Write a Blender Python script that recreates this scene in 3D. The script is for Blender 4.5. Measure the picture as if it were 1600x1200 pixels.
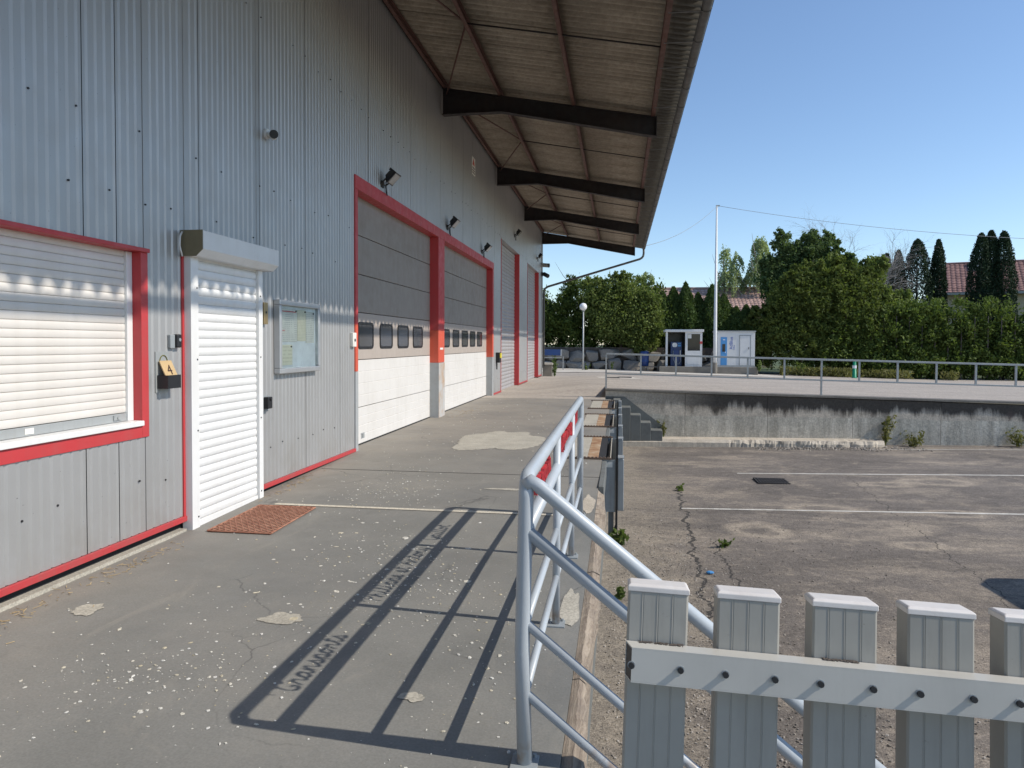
import bpy, bmesh, math, random
import numpy as np
from mathutils import Vector, Matrix
R = math.radians
random.seed(7)
rng = np.random.default_rng(11)
for o in list(bpy.data.objects):
    bpy.data.objects.remove(o, do_unlink=True)
SC = bpy.context.scene
COL = SC.collection

# ------------------------------------------------------------------ camera
F_PX = 1120.0
cam_d = bpy.data.cameras.new('camera')
cam = bpy.data.objects.new('camera', cam_d)
COL.objects.link(cam)
cam_d.sensor_fit = 'HORIZONTAL'
cam_d.sensor_width = 36.0
cam_d.lens = F_PX * 36.0 / 1600.0
cam_d.shift_y = -32.0 / 1600.0
cam_d.clip_start = 0.05
cam_d.clip_end = 3000
yaw, pitch, roll = math.atan(167 / F_PX), math.atan(32 / F_PX), 0.0045
fw = Vector((-math.sin(yaw) * math.cos(pitch), math.cos(yaw) * math.cos(pitch), -math.sin(pitch)))
rt = fw.cross(Vector((0, 0, 1))).normalized()
up = rt.cross(fw)
r2 = rt * math.cos(roll) + up * math.sin(roll)
u2 = up * math.cos(roll) - rt * math.sin(roll)
M = Matrix((r2, u2, -fw)).transposed().to_4x4()
M.translation = Vector((0, 0, 1.5))
cam.matrix_world = M
SC.camera = cam

# ------------------------------------------------------------------ sky, sun, exposure
SUN = Vector((1.19, -0.11, 1.03)).normalized()
W = bpy.data.worlds.new('World')
SC.world = W
W.use_nodes = True
nt = W.node_tree
bg = nt.nodes['Background']
sky = nt.nodes.new('ShaderNodeTexSky')
sky.sky_type = 'NISHITA'
sky.sun_disc = False
sky.sun_elevation = math.asin(SUN.z)
sky.sun_rotation = math.atan2(SUN.x, SUN.y)
sky.altitude = 300
sky.air_density = 1.0
sky.dust_density = 0.25
sky.ozone_density = 3.2
nt.links.new(sky.outputs[0], bg.inputs[0])
bg.inputs[1].default_value = 0.15
sun_d = bpy.data.lights.new('sun', 'SUN')
sun_d.energy = 3.8
sun_d.angle = R(0.53)
sun_d.color = (1.0, 0.93, 0.83)
sun = bpy.data.objects.new('sun', sun_d)
sun.rotation_euler = SUN.to_track_quat('Z', 'Y').to_euler()
sun.location = (20, 0, 30)
COL.objects.link(sun)
SC.view_settings.view_transform = 'Standard'
SC.view_settings.look = 'None'
SC.view_settings.exposure = 0.2
SC.view_settings.gamma = 1.0
SC.view_settings.use_curve_mapping = False

# ------------------------------------------------------------------ mesh helpers
class MB:
    def __init__(s):
        s.v, s.f = [], []
    def add(s, vs, fs):
        b = len(s.v)
        s.v += [tuple(p) for p in vs]
        s.f += [tuple(i + b for i in f) for f in fs]
        return s
    def box(s, x0, x1, y0, y1, z0, z1):
        return s.add([(x0,y0,z0),(x1,y0,z0),(x1,y1,z0),(x0,y1,z0),(x0,y0,z1),(x1,y0,z1),(x1,y1,z1),(x0,y1,z1)],
                     [(0,3,2,1),(4,5,6,7),(0,1,5,4),(1,2,6,5),(2,3,7,6),(3,0,4,7)])
    def obox(s, c, ax, ay, az, hx, hy, hz):          # box on its own axes
        c, ax, ay, az = Vector(c), Vector(ax), Vector(ay), Vector(az)
        vs = [c + ax*hx*i + ay*hy*j + az*hz*k for k in (-1,1) for i, j in ((-1,-1),(1,-1),(1,1),(-1,1))]
        return s.add(vs, [(0,3,2,1),(4,5,6,7),(0,1,5,4),(1,2,6,5),(2,3,7,6),(3,0,4,7)])
    def quad(s, a, b, c, d):
        return s.add([a,b,c,d], [(0,1,2,3)])
    def tube(s, path, r, n=10, caps=True, closed=False):
        P = [Vector(p) for p in path]
        rs = r if isinstance(r, (list, tuple)) else [r]*len(P)
        base = len(s.v)
        t0 = (P[1]-P[0]).normalized()
        ref = Vector((0,0,1)) if abs(t0.z) < 0.9 else Vector((1,0,0))
        a = t0.cross(ref).normalized()
        for i, p in enumerate(P):
            if i == 0: t = P[1]-P[0]
            elif i == len(P)-1: t = P[-1]-P[-2]
            else: t = (P[i+1]-p).normalized() + (p-P[i-1]).normalized()
            t.normalize()
            a = (a - t*a.dot(t)).normalized()
            b = t.cross(a)
            for k in range(n):
                an = 2*math.pi*k/n
                s.v.append(tuple(p + a*math.cos(an)*rs[i] + b*math.sin(an)*rs[i]))
        for i in range(len(P)-1):
            for k in range(n):
                k2 = (k+1) % n
                s.f.append((base+i*n+k, base+i*n+k2, base+(i+1)*n+k2, base+(i+1)*n+k))
        if caps:
            s.f.append(tuple(base+k for k in range(n-1,-1,-1)))
            s.f.append(tuple(base+(len(P)-1)*n+k for k in range(n)))
        return s
    def cyl(s, p0, p1, r, n=12, r1=None):
        return s.tube([p0, p1], [r, r if r1 is None else r1], n)
    def prism(s, poly, fn, h0, h1):                  # poly 2-D, fn(a,b,h)->xyz
        n = len(poly)
        vs = [fn(a,b,h0) for a,b in poly] + [fn(a,b,h1) for a,b in poly]
        fs = [tuple(range(n-1,-1,-1)), tuple(range(n,2*n))] + [(i,(i+1)%n,n+(i+1)%n,n+i) for i in range(n)]
        return s.add(vs, fs)
    def ball(s, c, r, nu=16, nv=10, sx=1, sy=1, sz=1):
        b = len(s.v); c = Vector(c)
        for j in range(nv+1):
            th = math.pi*j/nv
            for i in range(nu):
                ph = 2*math.pi*i/nu
                s.v.append((c.x+r*sx*math.sin(th)*math.cos(ph), c.y+r*sy*math.sin(th)*math.sin(ph), c.z+r*sz*math.cos(th)))
        for j in range(nv):
            for i in range(nu):
                i2 = (i+1)%nu
                s.f.append((b+j*nu+i, b+(j+1)*nu+i, b+(j+1)*nu+i2, b+j*nu+i2))
        return s
    def mesh(s, name, mat, smooth=False, bevel=0, seg=2, recalc=True):
        me = bpy.data.meshes.new(name)
        me.from_pydata(s.v, [], s.f)
        if bevel or recalc:
            bm = bmesh.new(); bm.from_mesh(me)
            bmesh.ops.remove_doubles(bm, verts=bm.verts, dist=1e-6)
            bmesh.ops.recalc_face_normals(bm, faces=bm.faces)
            if bevel:
                es = [e for e in bm.edges if len(e.link_faces) == 2 and e.calc_face_angle(0) > 0.6]
                bmesh.ops.bevel(bm, geom=es, offset=bevel, segments=seg, affect='EDGES', profile=0.5, clamp_overlap=True)
            bm.to_mesh(me); bm.free()
        if mat:
            for m in (mat if isinstance(mat, (list, tuple)) else [mat]): me.materials.append(m)
        if smooth:
            for p in me.polygons: p.use_smooth = True
        me.update()
        return me

WL = {}                                               # world location of each root
def wloc(o): return WL.get(o.name, Vector((0,0,0)))
def link(name, me, parent=None, loc=None, label=None, kind=None):
    o = bpy.data.objects.new(name, me)
    COL.objects.link(o)
    at = Vector(loc) if loc is not None else Vector((0,0,0))
    WL[o.name] = at
    if parent is not None:
        o.parent = parent
        o.location = at - wloc(parent)
    else:
        o.location = at
    if label: o['label'] = label
    if kind: o['kind'] = kind
    return o
def obj(name, mb, mat, parent=None, loc=None, smooth=False, bevel=0, label=None, kind=None, seg=2, recalc=True):
    return link(name, mb.mesh(name, mat, smooth, bevel, seg, recalc), parent, loc, label, kind)
def thing(name, label, cat, loc=(0,0,0), group=None):
    o = bpy.data.objects.new(name, None)
    COL.objects.link(o)
    o.empty_display_size = 0.2
    o.location = loc
    WL[o.name] = Vector(loc)
    o['label'] = label; o['category'] = cat
    if group: o['group'] = group
    return o
def tag(o, label, cat, group=None):
    o['label'] = label; o['category'] = cat
    if group: o['group'] = group
    return o
def struct(name, mb, mat, **k):
    return obj(name, mb, mat, kind='structure', **k)
def copy_tree(o, loc, label):
    def rec(src, par):
        c = src.copy(); COL.objects.link(c)
        if par is not None: c.parent = par
        for ch in [q for q in bpy.data.objects if q.parent == src and q != c]:
            rec(ch, c)
        return c
    c = rec(o, None)
    c.location = loc
    WL[c.name] = Vector(loc)
    c['label'] = label
    return c

# ------------------------------------------------------------------ material helpers
class NB:
    def __init__(s, name):
        s.m = bpy.data.materials.new(name); s.m.use_nodes = True
        s.t = s.m.node_tree; s.b = s.t.nodes['Principled BSDF']; s.co = None
    def n(s, typ, **k):
        x = s.t.nodes.new(typ)
        for a, v in k.items(): setattr(x, a, v)
        return x
    def l(s, a, b): s.t.links.new(a, b)
    def obj(s):
        if s.co is None: s.co = s.n('ShaderNodeTexCoord').outputs['Object']
        return s.co
    def mapped(s, scale):
        m = s.n('ShaderNodeMapping'); m.inputs['Scale'].default_value = scale
        s.l(s.obj(), m.inputs['Vector']); return m.outputs[0]
    def noise(s, scale=1.0, detail=4, rough=0.55, vec=None, dist=0.0):
        x = s.n('ShaderNodeTexNoise'); x.inputs['Scale'].default_value = scale
        x.inputs['Detail'].default_value = detail; x.inputs['Roughness'].default_value = rough
        x.inputs['Distortion'].default_value = dist
        s.l(vec if vec is not None else s.obj(), x.inputs['Vector']); return x.outputs['Fac']
    def ramp(s, fac, stops, interp='LINEAR'):
        x = s.n('ShaderNodeValToRGB'); x.color_ramp.interpolation = interp
        e = x.color_ramp.elements
        while len(e) < len(stops): e.new(0.5)
        for i, (p, c) in enumerate(stops):
            e[i].position = p
            e[i].color = (c, c, c, 1) if isinstance(c, (int, float)) else (*c, 1)
        s.l(fac, x.inputs[0]); return x.outputs[0]
    def mix(s, fac, a, b, mode='MIX'):
        x = s.n('ShaderNodeMix', data_type='RGBA', blend_type=mode)
        for sock, v in ((x.inputs[0], fac), (x.inputs[6], a), (x.inputs[7], b)):
            if isinstance(v, (int, float)): sock.default_value = v
            elif isinstance(v, tuple): sock.default_value = (*v, 1)
            else: s.l(v, sock)
        return x.outputs[2]
    def math(s, op, a, b=None, clamp=False):
        x = s.n('ShaderNodeMath', operation=op, use_clamp=clamp)
        for i, v in enumerate((a, b)):
            if v is None: continue
            if isinstance(v, (int, float)): x.inputs[i].default_value = v
            else: s.l(v, x.inputs[i])
        return x.outputs[0]
    def sep(s, vec=None):
        x = s.n('ShaderNodeSeparateXYZ'); s.l(vec if vec is not None else s.obj(), x.inputs[0]); return x.outputs
    def col(s, c):
        if isinstance(c, tuple): s.b.inputs['Base Color'].default_value = (*c, 1)
        else: s.l(c, s.b.inputs['Base Color'])
    def rough(s, r):
        if isinstance(r, (int, float)): s.b.inputs['Roughness'].default_value = r
        else: s.l(r, s.b.inputs['Roughness'])
    def bump(s, h, strength=0.3, dist=0.01):
        x = s.n('ShaderNodeBump'); x.inputs['Strength'].default_value = strength
        x.inputs['Distance'].default_value = dist
        s.l(h, x.inputs['Height']); s.l(x.outputs[0], s.b.inputs['Normal'])

def mat_paint(name, c, rough=0.45, dirt=0.35, dirt_c=(0.16,0.13,0.10), scale=3.0, metallic=0.0, streak=True, bump=0.05):
    k = NB(name)
    n1 = k.noise(scale, 6, 0.62)
    f = k.ramp(n1, [(0.45, 0.0), (0.8, dirt)])
    c1 = k.mix(f, c, dirt_c)
    if streak:
        n2 = k.noise(1.0, 4, 0.6, vec=k.mapped((scale*5, scale*5, scale*0.25)))
        f2 = k.ramp(n2, [(0.5, 0.0), (0.85, dirt*0.8)])
        c1 = k.mix(f2, c1, dirt_c)
    k.col(c1)
    k.rough(k.ramp(k.noise(scale*4, 3), [(0.3, max(0.05, rough-0.1)), (0.7, min(1, rough+0.15))]))
    k.b.inputs['Metallic'].default_value = metallic
    if bump: k.bump(k.noise(scale*25, 4), bump, 0.004)
    return k.m
def mat_plain(name, c, rough=0.6, metallic=0.0, var=0.15, scale=6.0):
    k = NB(name)
    d = tuple(x*(1-var) for x in c); e = tuple(min(1, x*(1+var)) for x in c)
    k.col(k.ramp(k.noise(scale, 5), [(0.3, d), (0.7, e)]))
    k.rough(rough); k.b.inputs['Metallic'].default_value = metallic
    return k.m

MT = {}
# wall cladding: grey coated steel, rain streaks
k = NB('grey cladding')
n1 = k.noise(0.7, 5, 0.6)
n2 = k.noise(1.0, 5, 0.65, vec=k.mapped((4, 9, 0.35)))
c = k.ramp(n1, [(0.3, (0.405,0.402,0.396)), (0.7, (0.445,0.442,0.436))])
c = k.mix(k.ramp(n2, [(0.56, 0.0), (0.85, 0.25)]), c, (0.28,0.28,0.27))
zz = k.sep()[2]
low = k.math('MULTIPLY', k.ramp(zz, [(0.0, 1.0), (0.55, 0.0)]), k.ramp(k.noise(3.0, 5), [(0.4,0.0),(0.7,0.5)]))
c = k.mix(low, c, (0.30,0.27,0.23))
sp = k.ramp(k.noise(45, 2, 0.5), [(0.74, 0.0), (0.78, 0.6)])
c = k.mix(sp, c, (0.13,0.13,0.13))
k.col(c); k.rough(k.ramp(k.noise(5,4), [(0.3,0.37),(0.7,0.47)]))
k.b.inputs['Metallic'].default_value = 0.42
k.bump(k.noise(2.2, 3), 0.12, 0.01)
MT['clad'] = k.m
MT['red'] = mat_paint('red paint', (0.50,0.045,0.05), 0.45, 0.35, (0.30,0.09,0.08), 2.5)
MT['red_base'] = mat_paint('red base trim', (0.46,0.045,0.05), 0.5, 0.5, (0.25,0.10,0.09), 6)
MT['orange'] = mat_paint('faded red paint', (0.62,0.095,0.05), 0.5, 0.3, (0.35,0.12,0.08), 2.5)
MT['white'] = mat_paint('white painted steel', (0.74,0.74,0.73), 0.42, 0.22, (0.45,0.42,0.37), 2.5)
MT['cream'] = mat_paint('cream shutter', (0.69,0.655,0.61), 0.5, 0.4, (0.47,0.43,0.37), 1.6)
MT['greyjamb'] = mat_paint('grey jamb', (0.36,0.375,0.38), 0.5, 0.45, (0.20,0.17,0.14), 3)
MT['rustjamb'] = mat_paint('scraped rusty jamb', (0.46,0.46,0.45), 0.6, 0.95, (0.42,0.22,0.07), 3.2)
MT['door_white'] = mat_paint('white door section', (0.68,0.66,0.63), 0.5, 0.32, (0.46,0.43,0.38), 2.0)
MT['door_tan'] = mat_paint('tan door section', (0.42,0.365,0.32), 0.55, 0.4, (0.33,0.28,0.25), 1.2)
MT['door_brown'] = mat_paint('brown grey door section', (0.285,0.252,0.222), 0.6, 0.5, (0.19,0.165,0.14), 1.2)
MT['slat_grey'] = mat_paint('galvanised slat', (0.40,0.39,0.39), 0.45, 0.5, (0.27,0.23,0.21), 1.5, metallic=0.15)
MT['dark_gap'] = mat_plain('dark void', (0.02,0.02,0.022), 0.9)
MT['black'] = mat_plain('black plastic', (0.018,0.018,0.02), 0.45)
MT['rubber'] = mat_plain('black rubber', (0.02,0.02,0.02), 0.8)
MT['olive'] = mat_paint('bare olive end cap', (0.20,0.17,0.10), 0.5, 0.5, (0.11,0.09,0.06), 4)
MT['alu'] = mat_paint('brushed aluminium', (0.55,0.56,0.57), 0.38, 0.2, (0.35,0.34,0.33), 3, metallic=0.6)
MT['steel'] = mat_paint('grey painted steel', (0.30,0.33,0.345), 0.45, 0.5, (0.17,0.15,0.13), 4)
MT['galv'] = mat_paint('galvanised steel', (0.40,0.42,0.42), 0.45, 0.4, (0.28,0.27,0.25), 5, metallic=0.3)
MT['gutter'] = mat_paint('dirty zinc', (0.11,0.11,0.108), 0.6, 0.8, (0.07,0.065,0.055), 3)
MT['truss'] = mat_paint('dark brown steel', (0.020,0.017,0.018), 0.7, 0.5, (0.05,0.03,0.022), 2)
MT['purlin'] = mat_paint('red oxide steel', (0.12,0.055,0.042), 0.7, 0.6, (0.05,0.035,0.03), 3)
MT['lens'] = mat_plain('floodlight glass', (0.30,0.30,0.29), 0.12)
MT['brass'] = mat_plain('worn brass', (0.42,0.31,0.16), 0.4, 0.6)
MT['paperw'] = mat_plain('white paper', (0.72,0.71,0.66), 0.8)
MT['board'] = mat_plain('pale board backing', (0.70,0.73,0.74), 0.4)
MT['wood_num'] = mat_plain('varnished plywood', (0.52,0.37,0.19), 0.5)
MT['brown_ink'] = mat_plain('dark brown print', (0.06,0.03,0.02), 0.6)
MT['yellow'] = mat_plain('yellow button', (0.75,0.62,0.03), 0.4)
MT['blue'] = mat_paint('dark blue paint', (0.025,0.055,0.16), 0.4, 0.3, (0.05,0.06,0.09), 4)
MT['barrel'] = mat_paint('blue plastic', (0.02,0.055,0.20), 0.4, 0.3, (0.05,0.06,0.10), 4)
MT['ltblue'] = mat_paint('light blue panel', (0.07,0.28,0.60), 0.4, 0.2, (0.1,0.2,0.35), 4)
MT['inkblue'] = mat_plain('blue lettering', (0.03,0.08,0.40), 0.5)
MT['white_print'] = mat_plain('white lettering', (0.75,0.77,0.80), 0.5)
MT['cabin'] = mat_paint('white cabin panel', (0.68,0.69,0.69), 0.45, 0.2, (0.45,0.44,0.42), 2)
MT['red_script'] = mat_paint('red lettering', (0.56,0.045,0.055), 0.42, 0.15, (0.3,0.06,0.06), 8, streak=False)
MT['green'] = mat_plain('green plastic', (0.01,0.28,0.14), 0.45)
MT['skylight'] = mat_plain('skylight glass', (0.35,0.40,0.42), 0.08)
MT['render_wall'] = mat_plain('cream house render', (0.50,0.43,0.30), 0.85)
MT['house_trim'] = mat_plain('house gutter board', (0.34,0.35,0.33), 0.7)
MT['van'] = mat_plain('dark car paint', (0.03,0.035,0.045), 0.25)
MT['tyre'] = mat_plain('tyre rubber', (0.02,0.02,0.02), 0.85)

# door window: dark acrylic
k = NB('smoky acrylic'); k.col((0.10,0.10,0.105)); k.rough(0.10); MT['acryl'] = k.m
k = NB('clear glazing')
k.b.inputs['Base Color'].default_value = (0.9,0.95,0.95,1); k.rough(0.03)
k.b.inputs['Transmission Weight'].default_value = 1.0; k.b.inputs['IOR'].default_value = 1.1
MT['glass'] = k.m
k = NB('dark glazing'); k.col((0.02,0.022,0.025)); k.rough(0.08); MT['dkglass'] = k.m
k = NB('opal globe'); k.col((0.80,0.80,0.79)); k.rough(0.35); MT['globe'] = k.m

# railing: pale blue-grey gloss paint, chips and rust
k = NB('pale grey railing paint')
c = k.ramp(k.noise(3,4), [(0.3,(0.40,0.44,0.475)),(0.7,(0.46,0.50,0.53))])
c = k.mix(k.ramp(k.noise(28,5,0.6), [(0.66,0.0),(0.72,0.8)]), c, (0.23,0.22,0.21))
zz = k.sep()[2]
ru = k.math('MULTIPLY', k.ramp(k.math('ABSOLUTE', k.math('ADD', zz, 0.04)), [(0.0,1.0),(0.06,0.0)]), k.ramp(k.noise(22,5), [(0.45,0.0),(0.65,0.8)]))
c = k.mix(ru, c, (0.26,0.15,0.07))
k.col(c); k.rough(0.38); k.bump(k.noise(60,4), 0.12, 0.003); MT['rail'] = k.m

# deck: dark grey floor paint, dusty, scuffed, going browner where it is worn bare
k = NB('dark grey deck paint')
xyz = k.sep()
base = k.ramp(k.noise(0.9,6,0.65), [(0.28,(0.168,0.168,0.154)),(0.52,(0.212,0.209,0.192)),(0.75,(0.255,0.243,0.215))])
far = k.ramp(k.math('MULTIPLY', k.math('ADD', xyz[1], k.math('MULTIPLY', k.noise(0.5,5), 5.0)), 0.04), [(0.30,0.0),(0.62,0.75)])
base = k.mix(far, base, (0.285,0.255,0.215))
wallside = k.math('MULTIPLY', k.ramp(k.math('MULTIPLY', xyz[0], -0.25), [(0.62,0.0),(0.9,1.0)]), k.ramp(k.noise(1.6,6), [(0.35,0.1),(0.65,0.9)]))
base = k.mix(k.math('MULTIPLY', wallside, 0.75), base, (0.275,0.245,0.205))
sm = k.ramp(k.noise(1.0,6,0.7,vec=k.mapped((1.2,0.5,1))), [(0.52,0.0),(0.75,0.5)])
base = k.mix(sm, base, (0.245,0.23,0.205))
grit = k.ramp(k.noise(90,3,0.6), [(0.35,0.91),(0.65,1.09)])
base = k.mix(1.0, base, grit, 'MULTIPLY')
spk = k.ramp(k.noise(55,2,0.5), [(0.735,0.0),(0.76,1.0)])
base = k.mix(k.math('MULTIPLY', spk, 0.55), base, (0.42,0.40,0.36))
drk = k.ramp(k.noise(7,5,0.7), [(0.66,0.0),(0.74,0.5)])
base = k.mix(drk, base, (0.10,0.10,0.098))
vor = k.n('ShaderNodeTexVoronoi', feature='DISTANCE_TO_EDGE'); vor.inputs['Scale'].default_value = 1.1
wob = k.n('ShaderNodeTexNoise'); wob.inputs['Scale'].default_value = 5.0; wob.inputs['Detail'].default_value = 4
k.l(k.obj(), wob.inputs['Vector'])
addv = k.n('ShaderNodeMixRGB'); addv.inputs[0].default_value = 0.12
k.l(k.obj(), addv.inputs[1]); k.l(wob.outputs['Color'], addv.inputs[2]); k.l(addv.outputs[0], vor.inputs['Vector'])
crk = k.math('MULTIPLY', k.ramp(vor.outputs['Distance'], [(0.0,1.0),(0.006,0.0)]), k.ramp(k.noise(0.8,2), [(0.5,0.0),(0.62,0.7)]))
base = k.mix(crk, base, (0.05,0.05,0.05))
k.col(base); k.rough(k.ramp(k.noise(2.5,4), [(0.3,0.55),(0.7,0.85)]))
sc1 = k.ramp(k.noise(1.0,7,0.75,vec=k.mapped((3.2,1.1,1)),dist=1.2), [(0.56,0.0),(0.72,0.55)])
base = k.mix(sc1, base, (0.30,0.28,0.24))
sc2 = k.ramp(k.noise(0.55,5,0.6), [(0.45,0.0),(0.7,0.45)])
base = k.mix(sc2, base, (0.125,0.125,0.122))
pe = k.ramp(k.noise(16,7,0.8), [(0.655,0.0),(0.675,0.7)])
base = k.mix(k.math('MULTIPLY', pe, k.ramp(k.noise(0.9,3), [(0.45,0.0),(0.6,1.0)])), base, (0.34,0.32,0.27))
k.col(base)
k.bump(k.math('ADD', k.math('MULTIPLY', k.noise(70,5), 0.5), k.math('MULTIPLY', k.noise(6,4), 1.5)), 0.3, 0.006); MT['deck'] = k.m

def asphalt(name, a, b, dust, dustamt, streak=(0.25,1.2,1), crack=None, grit_lo=0.55, grit_hi=1.5):
    k = NB(name); xyz = k.sep()
    base = k.ramp(k.noise(1.0,6,0.62,vec=k.mapped((0.5,1.1,1))), [(0.3,a),(0.7,b)])
    d = k.ramp(k.noise(1.0,7,0.68,vec=k.mapped(streak),dist=0.5), [(0.50,0.0),(0.66,dustamt*0.7),(0.80,dustamt)])
    base = k.mix(d, base, dust)
    d2 = k.ramp(k.noise(1.6,7,0.72), [(0.53,0.0),(0.66,dustamt*0.6)])
    base = k.mix(d2, base, dust)
    if crack:
        for (cx_, cy_, a_, b_) in ((5.02,11.5,0.62,0.36),(3.72,9.6,0.42,0.26),(5.9,14.3,0.8,0.5),(3.2,11.75,0.7,0.4),(1.95,10.2,0.5,0.5),(4.9,14.0,0.6,0.35)):
            dx_ = k.math('DIVIDE', k.math('SUBTRACT', xyz[0], cx_), a_); dy_ = k.math('DIVIDE', k.math('SUBTRACT', xyz[1], cy_), b_)
            rr_ = k.math('ADD', k.math('SQRT', k.math('ADD', k.math('MULTIPLY', dx_, dx_), k.math('MULTIPLY', dy_, dy_))), k.math('MULTIPLY', k.math('SUBTRACT', k.noise(2.2,5), 0.5), 1.1))
            base = k.mix(k.ramp(rr_, [(0.0,0.0),(0.30,0.1),(0.62,0.7),(1.0,0.0)]), base, dust)
        edge = k.math('ADD', xyz[0], k.math('MULTIPLY', k.math('SUBTRACT', k.noise(1.3,6,0.7), 0.5), 2.6))
        base = k.mix(k.math('MULTIPLY', k.ramp(k.math('MULTIPLY', edge, 0.5), [(0.15,0.75),(0.55,0.0)]), k.ramp(k.noise(4,5,0.7), [(0.3,0.4),(0.6,1.0)])), base, (0.275,0.235,0.18))
    mot = k.ramp(k.noise(9,6,0.75), [(0.3,0.72),(0.7,1.28)])
    base = k.mix(0.8, base, mot, 'MULTIPLY')
    dk = k.ramp(k.noise(1.0,5,0.6,vec=k.mapped((0.35,0.9,1)),dist=0.6), [(0.56,0.0),(0.78,0.5)])
    base = k.mix(dk, base, tuple(x*0.55 for x in a))
    h = k.noise(85,4,0.7)
    base = k.mix(1.0, base, k.ramp(h, [(0.34,grit_lo),(0.68,grit_hi)]), 'MULTIPLY')
    base = k.mix(0.55, base, k.ramp(k.noise(32,4,0.75), [(0.34,grit_lo),(0.66,grit_hi)]), 'MULTIPLY')
    st = k.ramp(k.noise(38,3,0.55), [(0.70,0.0),(0.74,0.65)])
    base = k.mix(st, base, (0.34,0.31,0.27))
    hh = k.math('ADD', h, k.math('MULTIPLY', k.noise(14,5,0.7), 2.2))
    if crack:
        wv = k.math('MULTIPLY', k.math('SUBTRACT', k.noise(2.2,6,0.65,vec=k.mapped((0.02,1,0.02))), 0.5), 0.55)
        for (cx, sl, y0, y1, w) in crack:
            line = k.math('ADD', k.math('MULTIPLY', xyz[1], sl), cx)
            dd = k.math('ABSOLUTE', k.math('SUBTRACT', k.math('SUBTRACT', xyz[0], line), wv))
            gate = k.math('MULTIPLY', k.math('GREATER_THAN', xyz[1], y0), k.math('LESS_THAN', xyz[1], y1))
            width = k.math('MULTIPLY', k.noise(6,4), w*2)
            mk = k.math('MULTIPLY', gate, k.math('LESS_THAN', dd, width))
            base = k.mix(k.math('MULTIPLY', mk, 0.85), base, (0.022,0.02,0.018))
            hh = k.math('SUBTRACT', hh, k.math('MULTIPLY', mk, 2.5))
    k.col(base); k.rough(0.92); k.bump(hh, 0.55, 0.012)
    return k.m
MT['yard'] = asphalt('worn lower yard asphalt', (0.115,0.099,0.084), (0.198,0.170,0.143), (0.40,0.335,0.255), 0.78, streak=(0.5,1.05,1),
                     crack=[(0.62,0.035,5.0,13.2,0.022),(1.25,0.0,7.2,9.6,0.012),(3.0,0.1,6,15,0.006)])
MT['upper'] = asphalt('worn upper yard asphalt', (0.32,0.282,0.242), (0.41,0.362,0.31), (0.48,0.43,0.36), 0.45, streak=(0.1,0.7,1), grit_lo=0.8, grit_hi=1.25)

def concrete(name, a, b, stain=0.4, scale=1.5):
    k = NB(name)
    c = k.ramp(k.noise(scale,7,0.65), [(0.3,a),(0.7,b)])
    c = k.mix(k.ramp(k.noise(scale*0.7,6,0.7), [(0.5,0.0),(0.75,stain)]), c, tuple(x*0.45 for x in a))
    c = k.mix(1.0, c, k.ramp(k.noise(70,4), [(0.35,0.8),(0.65,1.2)]), 'MULTIPLY')
    k.col(c); k.rough(0.9); k.bump(k.math('ADD', k.noise(50,5), k.math('MULTIPLY', k.noise(6,5),2.0)), 0.4, 0.008)
    return k.m
MT['conc'] = concrete('pale concrete', (0.46,0.42,0.36), (0.60,0.56,0.49), 0.25)
MT['conc_patch'] = concrete('bare concrete screed', (0.36,0.335,0.28), (0.46,0.43,0.36), 0.2, 4)
MT['conc_dark'] = concrete('dirty concrete', (0.17,0.155,0.135), (0.26,0.24,0.205))
MT['conc_rough'] = concrete('crumbling pale concrete', (0.40,0.35,0.28), (0.56,0.50,0.41), 0.25, 5)
MT['stair_paint'] = mat_paint('dark grey painted concrete', (0.16,0.168,0.16), 0.7, 0.5, (0.07,0.068,0.06), 2.5)
MT['stone'] = concrete('grey boulder stone', (0.17,0.16,0.145), (0.33,0.31,0.28), 0.4, 1.3)

# retaining wall: algae-black upper half, patched grey render below, streaks
k = NB('stained retaining wall'); xyz = k.sep()
light = k.ramp(k.noise(1.6,6,0.6), [(0.3,(0.48,0.425,0.35)),(0.7,(0.64,0.57,0.47))])
rend = k.ramp(k.noise(1.0,6,0.65,vec=k.mapped((5,1,0.7))), [(0.3,(0.36,0.335,0.28)),(0.5,(0.50,0.465,0.39)),(0.68,(0.68,0.635,0.54))])
bz = k.math('ADD', xyz[2], k.math('MULTIPLY', k.noise(0.9,5,vec=k.mapped((0.7,1,0.2))), -0.2))
lower = k.ramp(k.math('ADD', k.math('MULTIPLY', bz, -1.0), -0.12), [(0.40,0.0),(0.43,1.0)])
c = k.mix(lower, light, rend)
strk = k.math('ADD', k.math('MULTIPLY', k.noise(1.0,7,0.72,vec=k.mapped((2.2,1,0.35)),dist=0.5), 0.55), k.math('MULTIPLY', k.noise(0.55,4,0.6,vec=k.mapped((1,1,0.5))), 0.45))
top = k.math('ADD', k.math('ADD', xyz[2], 0.60), k.math('MULTIPLY', k.math('SUBTRACT', strk, 0.5), 1.9))
xx = k.ramp(k.math('MULTIPLY', xyz[0], 0.1), [(0.05,0.15),(0.26,1.0)])
blk = k.math('MULTIPLY', k.ramp(top, [(0.24,0.0),(0.44,0.93)]), k.math('MULTIPLY', xx, k.math('SUBTRACT', 1.0, k.math('MULTIPLY', lower, 0.85))))
c = k.mix(blk, c, (0.045,0.038,0.032))
c = k.mix(k.math('MULTIPLY', k.ramp(k.noise(1.1,3), [(0.62,0.0),(0.72,0.5)]), blk), c, (0.22,0.15,0.13))
c = k.mix(1.0, c, k.ramp(k.noise(24,5,0.7), [(0.3,0.7),(0.7,1.25)]), 'MULTIPLY')
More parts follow.
